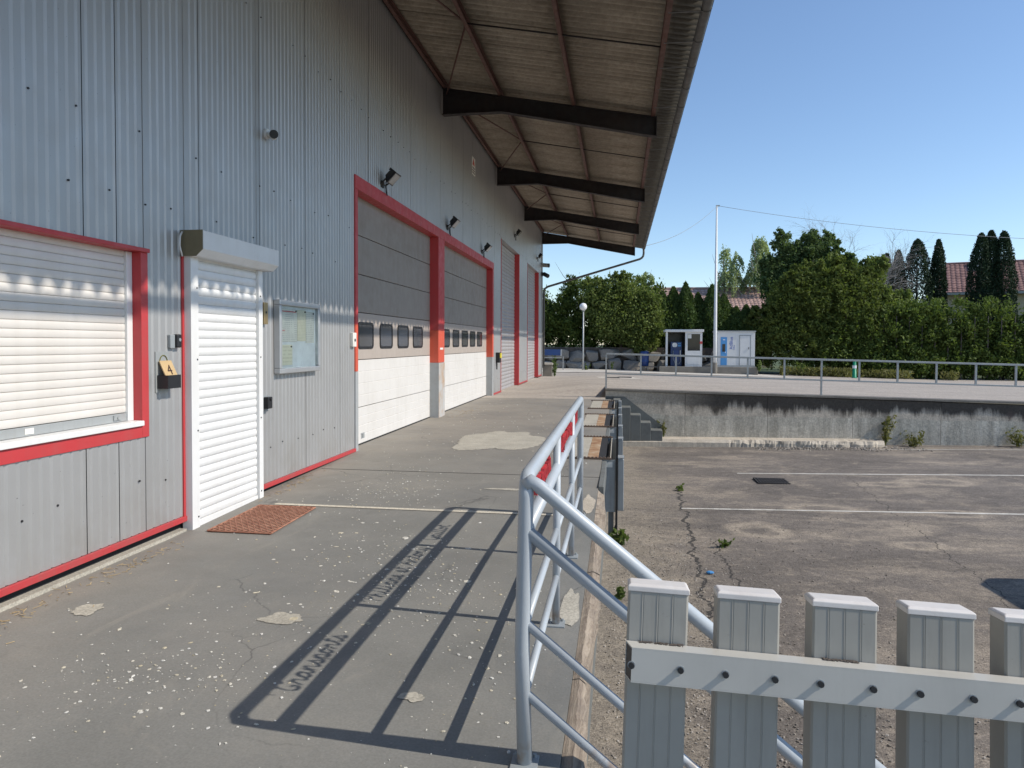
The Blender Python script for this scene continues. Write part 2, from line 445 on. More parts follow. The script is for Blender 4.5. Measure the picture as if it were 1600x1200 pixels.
k.col(c); k.rough(0.95); k.bump(k.math('ADD', k.noise(30,6), k.math('MULTIPLY', k.noise(4,4),2)), 0.5, 0.012); MT['retain'] = k.m

# fibre-cement roofing
k = NB('fibre cement sheet')
c = k.ramp(k.noise(1.4,6,0.65), [(0.3,(0.30,0.255,0.20)),(0.7,(0.42,0.365,0.295))])
c = k.mix(k.ramp(k.noise(1.0,6,0.7,vec=k.mapped((0.6,5,1))), [(0.5,0.0),(0.78,0.6)]), c, (0.15,0.13,0.10))
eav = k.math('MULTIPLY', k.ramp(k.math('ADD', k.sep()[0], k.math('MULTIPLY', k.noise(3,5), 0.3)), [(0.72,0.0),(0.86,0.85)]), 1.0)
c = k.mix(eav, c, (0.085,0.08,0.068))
c = k.mix(1.0, c, k.ramp(k.noise(11,6,0.75), [(0.3,0.72),(0.7,1.2)]), 'MULTIPLY')
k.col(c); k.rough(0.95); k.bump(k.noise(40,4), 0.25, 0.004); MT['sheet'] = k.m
# timber nosing
k = NB('weathered timber')
c = k.ramp(k.noise(1.0,7,0.7,vec=k.mapped((40,2.2,40))), [(0.3,(0.16,0.125,0.10)),(0.5,(0.30,0.245,0.19)),(0.72,(0.43,0.36,0.28))])
c = k.mix(k.ramp(k.noise(3,4), [(0.5,0.0),(0.7,0.5)]), c, (0.17,0.155,0.14))
k.col(c); k.rough(0.9); k.bump(k.noise(1.0,6,0.75,vec=k.mapped((45,2.5,45))), 0.9, 0.012); MT['timber'] = k.m
# rusty plate / grating
k = NB('rusty plate')
c = k.ramp(k.noise(5,7,0.7), [(0.3,(0.20,0.085,0.035)),(0.5,(0.36,0.22,0.12)),(0.7,(0.50,0.43,0.32))])
k.col(c); k.rough(0.85); k.bump(k.noise(60,4),0.4,0.004); MT['rustplate'] = k.m
k = NB('rusty grating')
c = k.ramp(k.noise(14,6,0.7), [(0.3,(0.20,0.075,0.045)),(0.7,(0.40,0.20,0.13))])
k.col(c); k.rough(0.8); MT['grating'] = k.m
MT['plate_edge'] = mat_plain('brown serrated steel', (0.16,0.11,0.08), 0.8)
MT['manhole'] = mat_plain('dark iron', (0.05,0.045,0.042), 0.7)
MT['line'] = concrete('worn white road paint', (0.50,0.475,0.42), (0.75,0.72,0.65), 0.4, 7)
MT['line_cream'] = concrete('cream floor paint', (0.50,0.45,0.36), (0.62,0.57,0.47), 0.15, 5)
# PVC fence
k = NB('grubby white PVC')
c = k.ramp(k.noise(4,6,0.6), [(0.3,(0.47,0.46,0.425)),(0.7,(0.55,0.54,0.50))])
c = k.mix(k.ramp(k.noise(1.0,5,0.65,vec=k.mapped((22,22,2.5))), [(0.5,0.0),(0.85,0.35)]), c, (0.36,0.35,0.32))
c = k.mix(k.ramp(k.noise(9,6,0.75), [(0.63,0.0),(0.75,0.55)]), c, (0.22,0.20,0.17))
k.col(c); k.rough(0.42); k.bump(k.noise(40,4),0.06,0.003); MT['pvc'] = k.m
k = NB('shade-grey picket plastic')  # white PVC with its base darkened to stand in for shade, plus grime streaks
c = k.ramp(k.noise(4,6,0.6), [(0.3,(0.30,0.29,0.26)),(0.7,(0.37,0.36,0.325))])
c = k.mix(k.ramp(k.noise(1.0,5,0.65,vec=k.mapped((30,30,3))), [(0.5,0.0),(0.85,0.45)]), c, (0.20,0.19,0.165))
c = k.mix(k.ramp(k.noise(13,6,0.8), [(0.62,0.0),(0.72,0.7)]), c, (0.13,0.12,0.10))
k.col(c); k.rough(0.5); k.bump(k.noise(40,4),0.08,0.003); MT['picket'] = k.m
MT['cap'] = mat_paint('pale pinkish PVC cap', (0.70,0.665,0.635), 0.45, 0.35, (0.40,0.37,0.33), 12)
# roof tiles of the houses
def tiles(name, a, b):
    k = NB(name)
    g = k.n('ShaderNodeNewGeometry').outputs['Random Per Island']
    c = k.mix(g, a, b)
    c = k.mix(k.ramp(k.noise(0.8,5), [(0.4,0.0),(0.7,0.4)]), c, tuple(x*0.6 for x in a))
    k.col(c); k.rough(0.85); return k.m
MT['tile_red'] = tiles('brick red roof tile', (0.22,0.120,0.105), (0.31,0.178,0.155))
MT['tile_pink'] = tiles('pinkish roof tile', (0.36,0.24,0.20), (0.50,0.34,0.29))
# stones / litter with a colour per piece
def islandmat(name, cols, rough=0.9):
    k = NB(name)
    g = k.n('ShaderNodeNewGeometry').outputs['Random Per Island']
    k.col(k.ramp(g, [(i/(len(cols)-1), c) for i, c in enumerate(cols)])); k.rough(rough); return k.m
MT['gravel'] = islandmat('mixed gravel', [(0.17,0.15,0.13),(0.26,0.23,0.19),(0.36,0.32,0.27),(0.48,0.44,0.39)])
MT['flake'] = islandmat('pale paint flakes and blossom', [(0.50,0.48,0.42),(0.66,0.65,0.60),(0.45,0.39,0.26),(0.58,0.57,0.54)])
MT['drygrass'] = islandmat('dry straw', [(0.36,0.25,0.12),(0.48,0.36,0.19),(0.28,0.20,0.11)])

def leafmat(name, dark, light, tint=0.25, transl=0.35):
    k = NB(name)
    g = k.n('ShaderNodeNewGeometry').outputs['Random Per Island']
    c = k.mix(g, dark, light)
    c2 = k.mix(k.ramp(k.noise(0.9,4), [(0.4,0.0),(0.65,1.0)]), c, tuple(min(1,x*(1+tint)) for x in light))
    c3 = k.mix(0.5, c, c2)
    k.col(c3); k.rough(0.7); k.b.inputs['Specular IOR Level'].default_value = 0.22
    tr = k.n('ShaderNodeBsdfTranslucent'); k.l(k.mix(1.0, c3, (1.15,1.25,0.7), 'MULTIPLY'), tr.inputs[0])
    ms = k.n('ShaderNodeMixShader'); ms.inputs[0].default_value = transl
    k.l(k.b.outputs[0], ms.inputs[1]); k.l(tr.outputs[0], ms.inputs[2])
    out = [n for n in k.t.nodes if n.type == 'OUTPUT_MATERIAL'][0]
    k.l(ms.outputs[0], out.inputs[0]); return k.m
MT['lf_hedge'] = leafmat('hedge leaves', (0.046,0.076,0.019), (0.145,0.192,0.046))
MT['lf_olive'] = leafmat('olive bush leaves', (0.050,0.076,0.018), (0.155,0.190,0.050), 0.3)
MT['lf_thuja'] = leafmat('thuja sprays', (0.036,0.064,0.020), (0.095,0.142,0.040), 0.2, 0.3)
MT['lf_bright'] = leafmat('bright shrub leaves', (0.085,0.125,0.030), (0.205,0.245,0.075))
MT['lf_mid'] = leafmat('broad tree leaves', (0.058,0.098,0.034), (0.135,0.185,0.075))
MT['lf_cyp'] = leafmat('cypress sprays', (0.016,0.032,0.018), (0.034,0.058,0.028), 0.15, 0.1)
MT['lf_birch'] = leafmat('pale birch leaves', (0.24,0.28,0.15), (0.40,0.45,0.28), 0.2, 0.5)
MT['lf_weed'] = leafmat('weed leaves', (0.07,0.105,0.03), (0.15,0.195,0.06))
MT['lf_yellow'] = leafmat('yellowing grass', (0.10,0.105,0.04), (0.22,0.21,0.085))
MT['lawn'] = mat_plain('garden grass', (0.06,0.085,0.025), 0.9, 0, 0.3, 3)
MT['bark'] = mat_plain('grey bark', (0.12,0.10,0.085), 0.9, 0, 0.3, 5)
MT['bark_dead'] = mat_plain('hazy pale dead wood', (0.36,0.33,0.31), 0.9, 0, 0.2, 5)  # wood colour lightened to paint in a hazy look

# ------------------------------------------------------------------ levels
XW = -3.58                                            # wall plane
def zdeck(y): return -0.08 if y < 5.2 else (0.0 if y > 9.4 else -0.08 + 0.08*(y-5.2)/4.2)
def zyard(x, y): return -0.945 + 0.02*min(x, 14) - 0.0158*y
YP = 19.9                                             # face of the raised yard
def sm(a, b, t):
    t = min(1, max(0, (t-a)/(b-a))); return t*t*(3-2*t)
def zupper(x, y):
    prof = 0.265 - 0.0165*max(0, min(y, 46)-YP)
    A = prof - 0.0205*max(0, min(x, 18)+0.35)
    L = -0.004*max(0, min(y,46)-19.4)
    if x >= -0.36: return A
    return L + (A-L)*sm(-3.2, -0.6, x)*sm(19.4, 23.5, y)

# ------------------------------------------------------------------ ground sheets
def grid(xs, ys, fz):
    m = MB()
    m.v = [(x, y, fz(x, y)) for y in ys for x in xs]
    n = len(xs)
    m.f = [(j*n+i, j*n+i+1, (j+1)*n+i+1, (j+1)*n+i) for j in range(len(ys)-1) for i in range(n-1)]
    return m
xs = [-600,-200,-60,-30,-12,-8,-6,-5,-4.2,-3.6,-3.2,-2.8,-2.4,-2,-1.6,-1.2,-0.9,-0.6,-0.45,-0.361]
ysl = [19.36,19.7,20,20.5,21,21.5,22,22.5,23,23.5,24,25,26,28,30,33,36,40,46,60,100,250,900]
struct('upper_yard_by_wall', grid(xs, ysl, lambda x,y: zupper(x,y)), MT['upper'], smooth=True, recalc=False)
xs2 = [-0.36,1,2,4,6,8,10,12,15,18,30,60,200,700]
ysr = [YP+0.001,22,24,27,30,33,36,40,46,60,100,250,900]
struct('upper_yard', grid(xs2, ysr, lambda x,y: zupper(x,y)), MT['upper'], smooth=True, recalc=False)
xs3 = [-0.2,0.5,1,2,3,4,6,8,10,14,30,80]
ys3 = [-60,-20,-5,0,2,4,6,8,10,12,14,16,18,YP+0.02]
struct('lower_yard', grid(xs3, ys3, lambda x,y: zyard(x,y)), MT['yard'], smooth=True, recalc=False)

# dock deck slab
m = MB()
ysd = [-6,-2,0,1,2,3,4,5.2,6,7,8,9.4,11,13,15,17,19.36]
XE = -0.205
for a, b in zip(ysd[:-1], ysd[1:]):
    m.quad((XW-0.3,a,zdeck(a)),(XE,a,zdeck(a)),(XE,b,zdeck(b)),(XW-0.3,b,zdeck(b)))
    m.quad((XE,a,zdeck(a)),(XE,a,-1.6),(XE,b,-1.6),(XE,b,zdeck(b)))
m.quad((XE,19.36,0),(XE,19.36,-1.6),(XW,19.36,-1.6),(XW,19.36,0))
struct('dock_deck', m, MT['deck'], recalc=False)
m = MB(); m.box(XE+0.002,-0.145,7.6,9.28,-0.22,-0.012); m.box(XE+0.002,-0.145,11.5,12.86,-0.22,-0.003); m.box(XE+0.002,-0.145,15.2,16.42,-0.22,-0.003); m.box(XE+0.002,-0.145,18.8,19.3,-0.22,-0.003)
m.box(XE+0.002,-0.165,-6,19.3,-1.55,-0.23)
struct('dock_edge', m, MT['stair_paint'], bevel=0.006)
# landing in front of the gate
m = MB(); m.box(XE+0.001,3.2,-6,1.45,-1.5,-0.085)
struct('landing', m, MT['deck'])

# jagged flat shapes
def blob(pts, z, jag=0.05, n=8, thick=0.0, seed=1, fz=None):
    rr = random.Random(seed)
    out = []
    for i in range(len(pts)):
        a, b = Vector(pts[i]).to_2d(), Vector(pts[(i+1)%len(pts)]).to_2d()
        for t in range(n):
            p = a.lerp(b, t/n)
            d = (b-a); nn = Vector((-d.y, d.x)).normalized()
            p += nn*rr.uniform(-jag, jag)*(0 if t == 0 else 1)
            out.append(p)
    m = MB()
    m.v = [(p.x, p.y, (fz(p.x,p.y) if fz else 0)+z) for p in out]
    m.f = [tuple(range(len(out)))]
    return m
fd = lambda x,y: zdeck(y)
def patch(cx, cy, rx, ry, mt, seed, rag=0.22, n=90, stretch=0.0):
    rr_ = random.Random(seed)
    ph = [(rr_.uniform(0,6.28), rr_.uniform(0,6.28)) for _ in range(9)]
    m = MB(); vs = []
    for i in range(n):
        a = 2*math.pi*i/n
        q = 1 + sum(rag/(k_**0.75)*math.sin(k_*a+ph[k_-2][0]) for k_ in range(2,10)) * 0.6 + rr_.uniform(-0.05,0.05)*rag*3
        x, y = cx+rx*q*math.cos(a)+stretch*ry*q*math.sin(a), cy+ry*q*math.sin(a)
        vs.append((x, y, zdeck(y)+0.0035))
    m.v = [(cx,cy,zdeck(cy)+0.0035)]+vs
    m.f = [(0,1+i,1+(i+1)%n) for i in range(n)]
    struct('bare_concrete_patch', m, MT[mt], recalc=False)
patch(-1.80,10.85,0.62,1.15,'conc_patch',3,0.26,140)
patch(-3.08,3.76,0.085,0.085,'conc_patch',5,0.3,60)
patch(-1.89,3.81,0.13,0.075,'conc_patch',6,0.3,70)
patch(-0.275,6.9,0.058,0.36,'conc_rough',9,0.2,70)
patch(-0.275,4.25,0.06,0.28,'conc_patch',10,0.25,70)
patch(-0.9,3.05,0.06,0.04,'conc_patch',12,0.3,50)
patch(-1.15,7.4,0.20,0.05,'conc_patch',13,0.35,60)
m = MB()
for i in range(14):
    a, b = -3.25+i*0.21, -3.25+(i+1)*0.21
    m.quad((a,6.40,zdeck(6.4)+0.005),(b,6.40,zdeck(6.4)+0.005),(b,6.46,zdeck(6.46)+0.005),(a,6.46,zdeck(6.46)+0.005))
struct('painted_deck_line', m, MT['line_cream'], recalc=False)
m = MB(); m.box(XW+0.05,XE-0.002,8.16,8.172,zdeck(8.16)-0.003,zdeck(8.172)+0.0025)
struct('deck_joint', m, MT['dark_gap'])

# yard markings (sheets 4 mm above the asphalt)
def yline(x0, x1, y0, y1, w, name='parking_line', mt='line'):
    m = MB(); n = max(2, int((x1-x0)/0.25))
    for i in range(n):
        t0, t1 = i/n, (i+1)/n
        a, b = x0+(x1-x0)*t0, x0+(x1-x0)*t1
        ya, yb = y0+(y1-y0)*t0, y0+(y1-y0)*t1
        wa = w*(0.8+0.4*random.random())
        m.quad((a,ya-wa/2,zyard(a,ya)+0.005),(b,yb-wa/2,zyard(b,yb)+0.005),(b,yb+wa/2,zyard(b,yb)+0.005),(a,ya+wa/2,zyard(a,ya)+0.005))
    struct(name, m, MT[mt], recalc=False)
yline(1.0, 14, 11.55, 11.6, 0.07)
yline(2.4, 14, 15.05, 15.3, 0.07)
yline(6.3, 16, 19.0, 19.1, 0.05)
# walkway slab below the retaining wall
m = MB()
rr = random.Random(4)
nx = 150
def smooth_noise(n, k_):
    a = [rr.uniform(-1,1) for _ in range(n+k_)]
    return [sum(a[i:i+k_])/k_*1.6 for i in range(n)]
nz1, nz2, nz3 = smooth_noise(nx+1,4), smooth_noise(nx+1,5), smooth_noise(nx+1,6)
top0, mid0, low0, bk0 = [], [], [], []
for i in range(nx+1):
    x = -0.1+6.85*i/nx; zt_ = -1.045+0.012*x; wv_ = 0.02*math.sin(x*2.3)+0.012*math.sin(x*7.1)
    e_ = 1.0 if x > 2.9 else 0.12
    endc = max(0, x-6.4)*0.5
    top0.append((x,19.36+endc+wv_*e_+e_*nz1[i]*0.05,zt_-e_*abs(nz2[i])*0.02))
    mid0.append((x,19.30+endc+wv_*e_+e_*nz2[i]*0.05-0.01,zt_-0.07-e_*abs(nz1[i])*0.03))
    low0.append((x,19.27+endc+wv_*e_+e_*nz3[i]*0.05-0.03,-1.6)); bk0.append((x,YP-0.003,zt_))
m.v = top0+mid0+low0+bk0; n_=nx+1
for i in range(nx):
    m.f += [(i,i+1,3*n_+i+1,3*n_+i),(n_+i,n_+i+1,i+1,i),(2*n_+i,2*n_+i+1,n_+i+1,n_+i)]
m.f += [(nx,n_+nx,2*n_+nx,3*n_+nx)]
struct('low_walkway', m, MT['conc_rough'])

# far pavement, kerb
def ribbon(name, poly, mt, dz, n=14):
    m = MB(); (x0,y0),(x1,y1),(x2,y2),(x3,y3) = poly
    P = lambda u,v: ((x0*(1-u)+x1*u)*(1-v)+(x3*(1-u)+x2*u)*v, (y0*(1-u)+y1*u)*(1-v)+(y3*(1-u)+y2*u)*v)
    for i in range(n):
        for j in range(3):
            q = [P(i/n,j/3),P((i+1)/n,j/3),P((i+1)/n,(j+1)/3),P(i/n,(j+1)/3)]
            m.add([(x,y,zupper(x,y)+dz) for x,y in q],[(0,1,2,3)])
    return struct(name, m, mt, recalc=False)
ribbon('concrete_pavement', [(-9,38.6),(7.6,38.4),(7.6,45.2),(-9,45.4)], MT['conc'], 0.02)
ribbon('concrete_apron', [(7.62,38.4),(9.4,38.2),(8.4,44.9),(7.62,44.9)], MT['conc'], 0.012)
ribbon('manhole_surround', [(-0.75,28.4),(1.0,28.9),(0.55,31.0),(-0.95,30.7)], MT['conc'], 0.006, 4)

# retaining wall of the raised yard
t = thing('retaining_wall', 'stained concrete retaining wall holding up the raised yard', 'wall', (5,YP,-1.1))
xs4 = [-0.36 + i*2.15 for i in range(24)]
for i in range(len(xs4)-1):
    a, b = xs4[i]+0.004, xs4[i+1]-0.004
    m = MB()
    m.v = [(a,YP,-1.6),(b,YP,-1.6),(b,YP,zupper(b,YP)-0.07),(a,YP,zupper(a,YP)-0.07),(a,YP+0.3,-1.6),(b,YP+0.3,-1.6),(b,YP+0.3,zupper(b,YP)-0.07),(a,YP+0.3,zupper(a,YP)-0.07)]
    m.f = [(0,1,2,3),(5,4,7,6),(1,5,6,2),(4,0,3,7),(3,2,6,7)]
    obj('wall_section', m, MT['retain'], t)
m = MB()
m.prism([(-0.362,zupper(-.36,YP)-0.066),(20,zupper(20,YP)-0.066),(49,zupper(49,YP)-0.066),(49,zupper(49,YP)-0.004),(20,zupper(20,YP)-0.004),(-0.362,zupper(-.36,YP)-0.004)], lambda a,b,h:(a,h,b), YP-0.035, YP+0.30)
obj('coping', m, MT['conc_dark'], t, bevel=0.008)
m = MB(); m.prism([(-0.36,0.045),(-0.10,0.045),(0.16,0.045),(1.22,-0.75),(1.22,-1.09),(-0.36,-1.09)], lambda a,b,h:(a,h,b), YP-0.012, YP-0.003)
obj('painted_band', m, MT['stair_paint'], t)

# steps down from the dock
t = thing('concrete_steps', 'short flight of dark painted concrete steps beside the retaining wall', 'steps', (0.5,19.6,-1.05))
xr = [-0.14,0.05,0.32,0.59,0.86,1.16]; zt = [0.0,-0.20,-0.40,-0.60,-0.80]
for i in range(5):
    m = MB(); m.box(xr[i] + (0.001 if i else 0), xr[i+1], 19.30+0.004*i, YP-0.014, -1.09, zt[i]+(0.0))
    obj('step', m, MT['stair_paint'], t, bevel=0.012)
for i in range(1,5):
    pass

# ------------------------------------------------------------------ warehouse
wh = thing('warehouse', 'long grey ribbed metal warehouse with red trimmed dock doors and deep canopy', 'warehouse', (XW-6,15,0))
DP = -3.74
YEND = 33.25
ZT = 6.66
holes = [(1.7,5.0,0.79,2.20), (5.52,6.72,-0.09,2.30), (9.40,14.42,-0.09,3.78), (14.42,20.28,-0.09,3.79), (21.68,25.72,-0.09,4.70), (28.05,31.95,-0.09,4.66)]
seams = [-3.0+1.035*i for i in range(8)]
seams = [s for s in seams if s < 3.3] + [3.34,4.378,4.701,5.729,6.778,7.841,8.867,9.948,11.003,12.07,13.089,14.129,15.17,16.245,17.30,18.364,19.415,20.50,21.55]
s = 22.59
while s < YEND-0.2: seams.append(s); s += 1.045
seams.append(YEND)
PITCH = 0.0862
def rib_profile(y0, y1, org):
    pts = [(y0, 0.0)]
    kk = math.floor((y0-org)/PITCH) - 1
    while org + kk*PITCH < y1:
        c = org + (kk+0.5)*PITCH
        for dy, dx in ((-0.0135,0),(-0.0108,-0.013),(-0.004,-0.013),(0.0155,0)):
            if y0 < c+dy < y1: pts.append((c+dy, dx))
        kk += 1
    pts.append((y1, 0.0))
    return pts
def intervals(ya, yb, z0, z1):
    iv = [(z0, z1)]
    mid = (ya+yb)/2
    for (h0,h1,g0,g1) in holes:
        if h0 < mid < h1:
            nv = []
            for a, b in iv:
                if g0 > a: nv.append((a, min(b,g0)))
                if g1 < b: nv.append((max(a,g1), b))
            iv = [q for q in nv if q[1]-q[0] > 0.01]
    return iv
cuts = sorted({h for hh in holes for h in hh[:2]})
back = MB()
for i in range(len(seams)-1):
    y0, y1 = seams[i]+0.004, seams[i+1]-0.004
    br = [y0] + [c for c in cuts if y0 < c < y1] + [y1]
    m = MB()
    for ya, yb in zip(br[:-1], br[1:]):
        pr = rib_profile(ya, yb, seams[i])
        for za, zb in intervals(ya, yb, 0.046, ZT):
            for (pa, xa), (pb, xb) in zip(pr[:-1], pr[1:]):
                m.quad((XW+xa,pa,za),(XW+xb,pb,za),(XW+xb,pb,zb),(XW+xa,pa,zb))
        for za, zb in intervals(ya-0.004, yb+0.004, -0.1, ZT+0.25):
            back.box(XW-0.10, XW-0.04, ya-(0.004 if ya==y0 else 0), yb+(0.004 if yb==y1 else 0), za, zb)
    if m.f: obj('cladding_panel', m, MT['clad'], wh, recalc=False)
obj('wall_core', back, MT['dark_gap'], wh, recalc=False)
# screws
m = MB()
def onwall_screw(y, z): m.tube([(XW-0.002,y,z),(XW+0.007,y,z)], 0.0075, 6)
for row, off in ((3.05,0.0),(2.55,0.3),(4.75,0.1),(0.42,0.2)):
    y = 2.6+off
    while y < 32.5:
        if not any(h0-0.08 < y < h1+0.08 and g0-0.08 < row < g1+0.08 for h0,h1,g0,g1 in holes):
            onwall_screw(y + random.uniform(-0.06,0.06), row + (y-3)*0.0 + random.uniform(-0.03,0.03))
        y += 0.345*random.choice((1,1,2))
obj('screws', m, MT['black'], wh, kind='stuff')
# base flashing
for a, b in ((-3,5.50),(6.74,9.39),(20.30,21.66),(25.74,28.03),(31.97,YEND)):
    m = MB(); m.box(XW-0.004, XW+0.022, a, b, 0.0, 0.044)
    obj('base_flashing', m, MT['red_base'], wh, bevel=0.003)
m = MB()
for a, b in ((-3,5.46),(6.74,9.39)):
    m.box(XW-0.03, XW+0.035, a, b, -0.1, -0.055)
obj('plinth_kerb', m, MT['conc_patch'], wh)
# end wall, roof behind, hidden sides
m = MB(); m.box(-26,XW+0.002,YEND,YEND+0.12,-0.4,ZT+0.02)
obj('end_wall', m, MT['clad'], wh)
m = MB(); m.box(XW-0.03,XW+0.035,YEND-0.06,YEND+0.16,-0.3,ZT-0.02)
obj('corner_trim', m, MT['clad'], wh, bevel=0.004)
m = MB(); m.box(-26,-25.9,-3,YEND,-0.4,ZT); m.box(-26,XW-0.1,-3.1,-3,-0.4,ZT)
obj('rear_wall', m, MT['clad'], wh)
m = MB(); m.prism([(-14.8,8.75),(-5.1,7.02),(-5.1,6.96),(-14.8,8.69),(-26.5,6.6),(-26.5,6.66)], lambda a,b,h:(a,h,b), -3.2, YEND+0.4)
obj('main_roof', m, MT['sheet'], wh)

# canopy roof sheets
SL = 0.178
XS = 1.075
def zsheet(x): return 5.960 + (XS-x)*SL
WV, AM = 0.177, 0.041
def sheet_mesh(x0, x1, dz):
    m = MB(); nw, sp = 5, 8
    prof = []
    for i in range(nw*sp+3):
        y = i*WV/sp
        prof.append((y, AM*math.cos(2*math.pi*(y/WV))))
    n = len(prof)
    for side in (0, 0.007):
        for x in (x0, x1):
            m.v += [(x, y, zsheet(x)+dz+z+side) for y, z in prof]
    for i in range(n-1):
        m.f += [(i,i+1,n+i+1,n+i), (2*n+i,3*n+i,3*n+i+1,2*n+i+1), (i,2*n+i,2*n+i+1,i+1), (n+i,n+i+1,3*n+i+1,3*n+i)]
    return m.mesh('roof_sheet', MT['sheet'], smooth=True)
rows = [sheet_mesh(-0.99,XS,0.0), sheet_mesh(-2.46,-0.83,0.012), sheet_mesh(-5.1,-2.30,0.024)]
y = -3.0
while y < YEND+0.3:
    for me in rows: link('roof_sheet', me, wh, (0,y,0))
    y += 5*WV
YR = y
# gutter
m = MB(); n = 12; R_G = 0.066; gx, gz = 1.08, 5.853
prof = [(gx+R_G*math.cos(math.pi+math.pi*i/n), gz+R_G*math.sin(math.pi+math.pi*i/n)) for i in range(n+1)]
prof += [(gx+R_G+0.008, gz+0.004), (gx+R_G+0.008, gz-0.008)]
inn = [(gx+(R_G-0.004)*math.cos(math.pi+math.pi*i/n), gz+0.001+(R_G-0.004)*math.sin(math.pi+math.pi*i/n)) for i in range(n,-1,-1)]
loop = prof + inn
for a, b in zip([-3.2+2*i for i in range(19)], [-3.2+2*(i+1) for i in range(19)]):
    b = min(b, YEND+0.25)
    if a >= b: break
    m.prism(loop, lambda p,q,h:(p,h,q), a, b-0.002)
obj('gutter', m, MT['gutter'], wh, smooth=False)
br = MB(); br.box(0.60,1.02,-0.012,0.012,5.80,5.806); br.tube([(gx+(R_G+0.004)*math.cos(math.pi+math.pi*i/8),0,gz+(R_G+0.004)*math.sin(math.pi+math.pi*i/8)) for i in range(9)],0.008,6)
bme = br.mesh('gutter_bracket', MT['gutter'])
for i in range(38): link('gutter_bracket', bme, wh, (0,-2.7+0.95*i,0))
# purlins (channel section) in lengths between trusses
TY = [1.3,7.75,14.22,20.7,26.75,33.1]
def purlin(x, h, w, name, mt):
    z1 = zsheet(x)-AM-0.004
    for a, b in zip([-3.0]+TY, TY+[YEND+0.3]):
        if b-a < 0.3: continue
        m = MB()
        m.box(x-w/2,x-w/2+0.008,a+0.005,b-0.005,z1-h,z1); m.box(x-w/2+0.009,x+w/2,a+0.005,b-0.005,z1-0.008,z1); m.box(x-w/2+0.009,x+w/2,a+0.005,b-0.005,z1-h,z1-h+0.008)
        obj(name, m, mt, wh)
purlin(-2.38, 0.13, 0.06, 'purlin', MT['purlin'])
purlin(-0.92, 0.13, 0.06, 'purlin', MT['purlin'])
purlin(0.61, 0.13, 0.075, 'eave_purlin', MT['purlin'])
purlin(-3.50, 0.13, 0.06, 'purlin', MT['purlin'])
for yy in TY:
    m = MB()
    topz = lambda x: zsheet(x)-AM-0.14
    top = [(-3.55,topz(-3.55)),(0.67,topz(0.67))]
    bot = [(0.67,5.50),(-2.35,6.10),(-3.55,6.09)]
    loop = [(-3.55,topz(-3.55)),(-2.35,topz(-2.35)),(0.67,topz(0.67))] + bot
    m.prism(loop, lambda a,b,h:(a,h,b), yy-0.006, yy+0.006)
    m.prism([(-3.55,topz(-3.55)+0.012),(0.67,topz(0.67)+0.012),(0.67,topz(0.67)),(-3.55,topz(-3.55))], lambda a,b,h:(a,h,b), yy-0.08, yy+0.08)
    m.prism([(-3.55,6.09),(-2.35,6.10),(0.67,5.50),(0.67,5.486),(-2.35,6.086),(-3.55,6.076)], lambda a,b,h:(a,h,b), yy-0.08, yy+0.08)
    m.box(0.671,0.683,yy-0.08,yy+0.08,5.486,topz(0.67)+0.012)
    tr = obj('canopy_beam', m, MT['truss'], wh)
for a, b in zip(TY[:-1], TY[1:]):
    mid = (a+b)/2
    z = lambda x: zsheet(x)-AM-0.10
    m = MB(); m.tube([(-2.38,mid,z(-2.38)),(0.60,mid,z(0.60))],0.013,6)
    obj('tie_rod', m, MT['truss'], wh, smooth=True)
    for e in (a+0.1, b-0.1):
        m = MB(); m.tube([(-2.38,mid,z(-2.38)),(-3.45,e,z(-3.45)-0.15)],0.016,6)
        obj('brace', m, MT['purlin'], wh, smooth=True)
# downpipe at the far corner
m = MB(); m.tube([(1.08,33.4,5.80),(1.08,33.4,5.62),(1.06,33.4,5.50),(1.0,33.4,5.42),(0.9,33.4,5.36),(-3.3,33.42,4.14),(-3.44,33.42,4.05),(-3.49,33.42,3.9),(-3.49,33.42,0.4)],0.05,10)
obj('downpipe', m, MT['gutter'], wh, smooth=True)

# --- window with cream shutter
win = obj('shuttered_window', MB().box(XW-0.135,XW-0.13,1.7,5.0,0.79,2.2), MT['dark_gap'], wh)
m = MB()
m.box(XW-0.128,XW+0.03,1.62,5.03,2.175,2.205); m.box(XW-0.11,XW+0.010,4.951,5.03,0.77,2.174)
m.box(XW-0.10,XW+0.010,1.62,4.9505,0.77,0.86)
obj('window_frame', m, MT['red'], win, bevel=0.003)
m = MB(); m.box(XW-0.12,XW+0.030,1.62,4.948,0.862,0.90)
obj('window_sill', m, MT['white'], win, bevel=0.004)
m = MB(); m.box(XW-0.11,XW-0.062,4.888,4.949,0.902,2.172)
obj('guide_rail', m, MT['white'], win, bevel=0.003)
def slat_mesh(L, h, bulge, mt, name='slat', ends=False):
    m = MB(); pr = []
    n = 6
    for i in range(n+1):
        t_ = i/n
        pr.append((bulge*math.sin(math.pi*t_)**0.7, 0.003+(h-0.006)*t_))
    lp = [(-0.008,0.0)] + pr + [(-0.008,h)]
    m.prism(lp, lambda a,b,hh:(a,hh,b), 0, L)
    return m.mesh(name, mt)
me = slat_mesh(4.887-1.75, 0.0555, 0.004, MT['cream'])
for i in range(22): link('slat', me, win, (XW-0.085,1.75,0.965+i*0.0555))
m = MB(); m.box(XW-0.10,XW-0.075,1.75,4.887,0.903,0.962)
obj('bottom_bar', m, MT['galv'], win, bevel=0.003)
m = MB(); m.box(XW-0.074,XW-0.064,4.74,4.82,0.92,0.955); m.tube([(XW-0.064,4.78,0.937),(XW-0.055,4.78,0.937)],0.012,8)
obj('lock', m, MT['galv'], win)
m = MB(); m.box(XW-0.0745,XW-0.071,3.95,4.02,0.915,0.952)
obj('sticker', m, MT['paperw'], win)

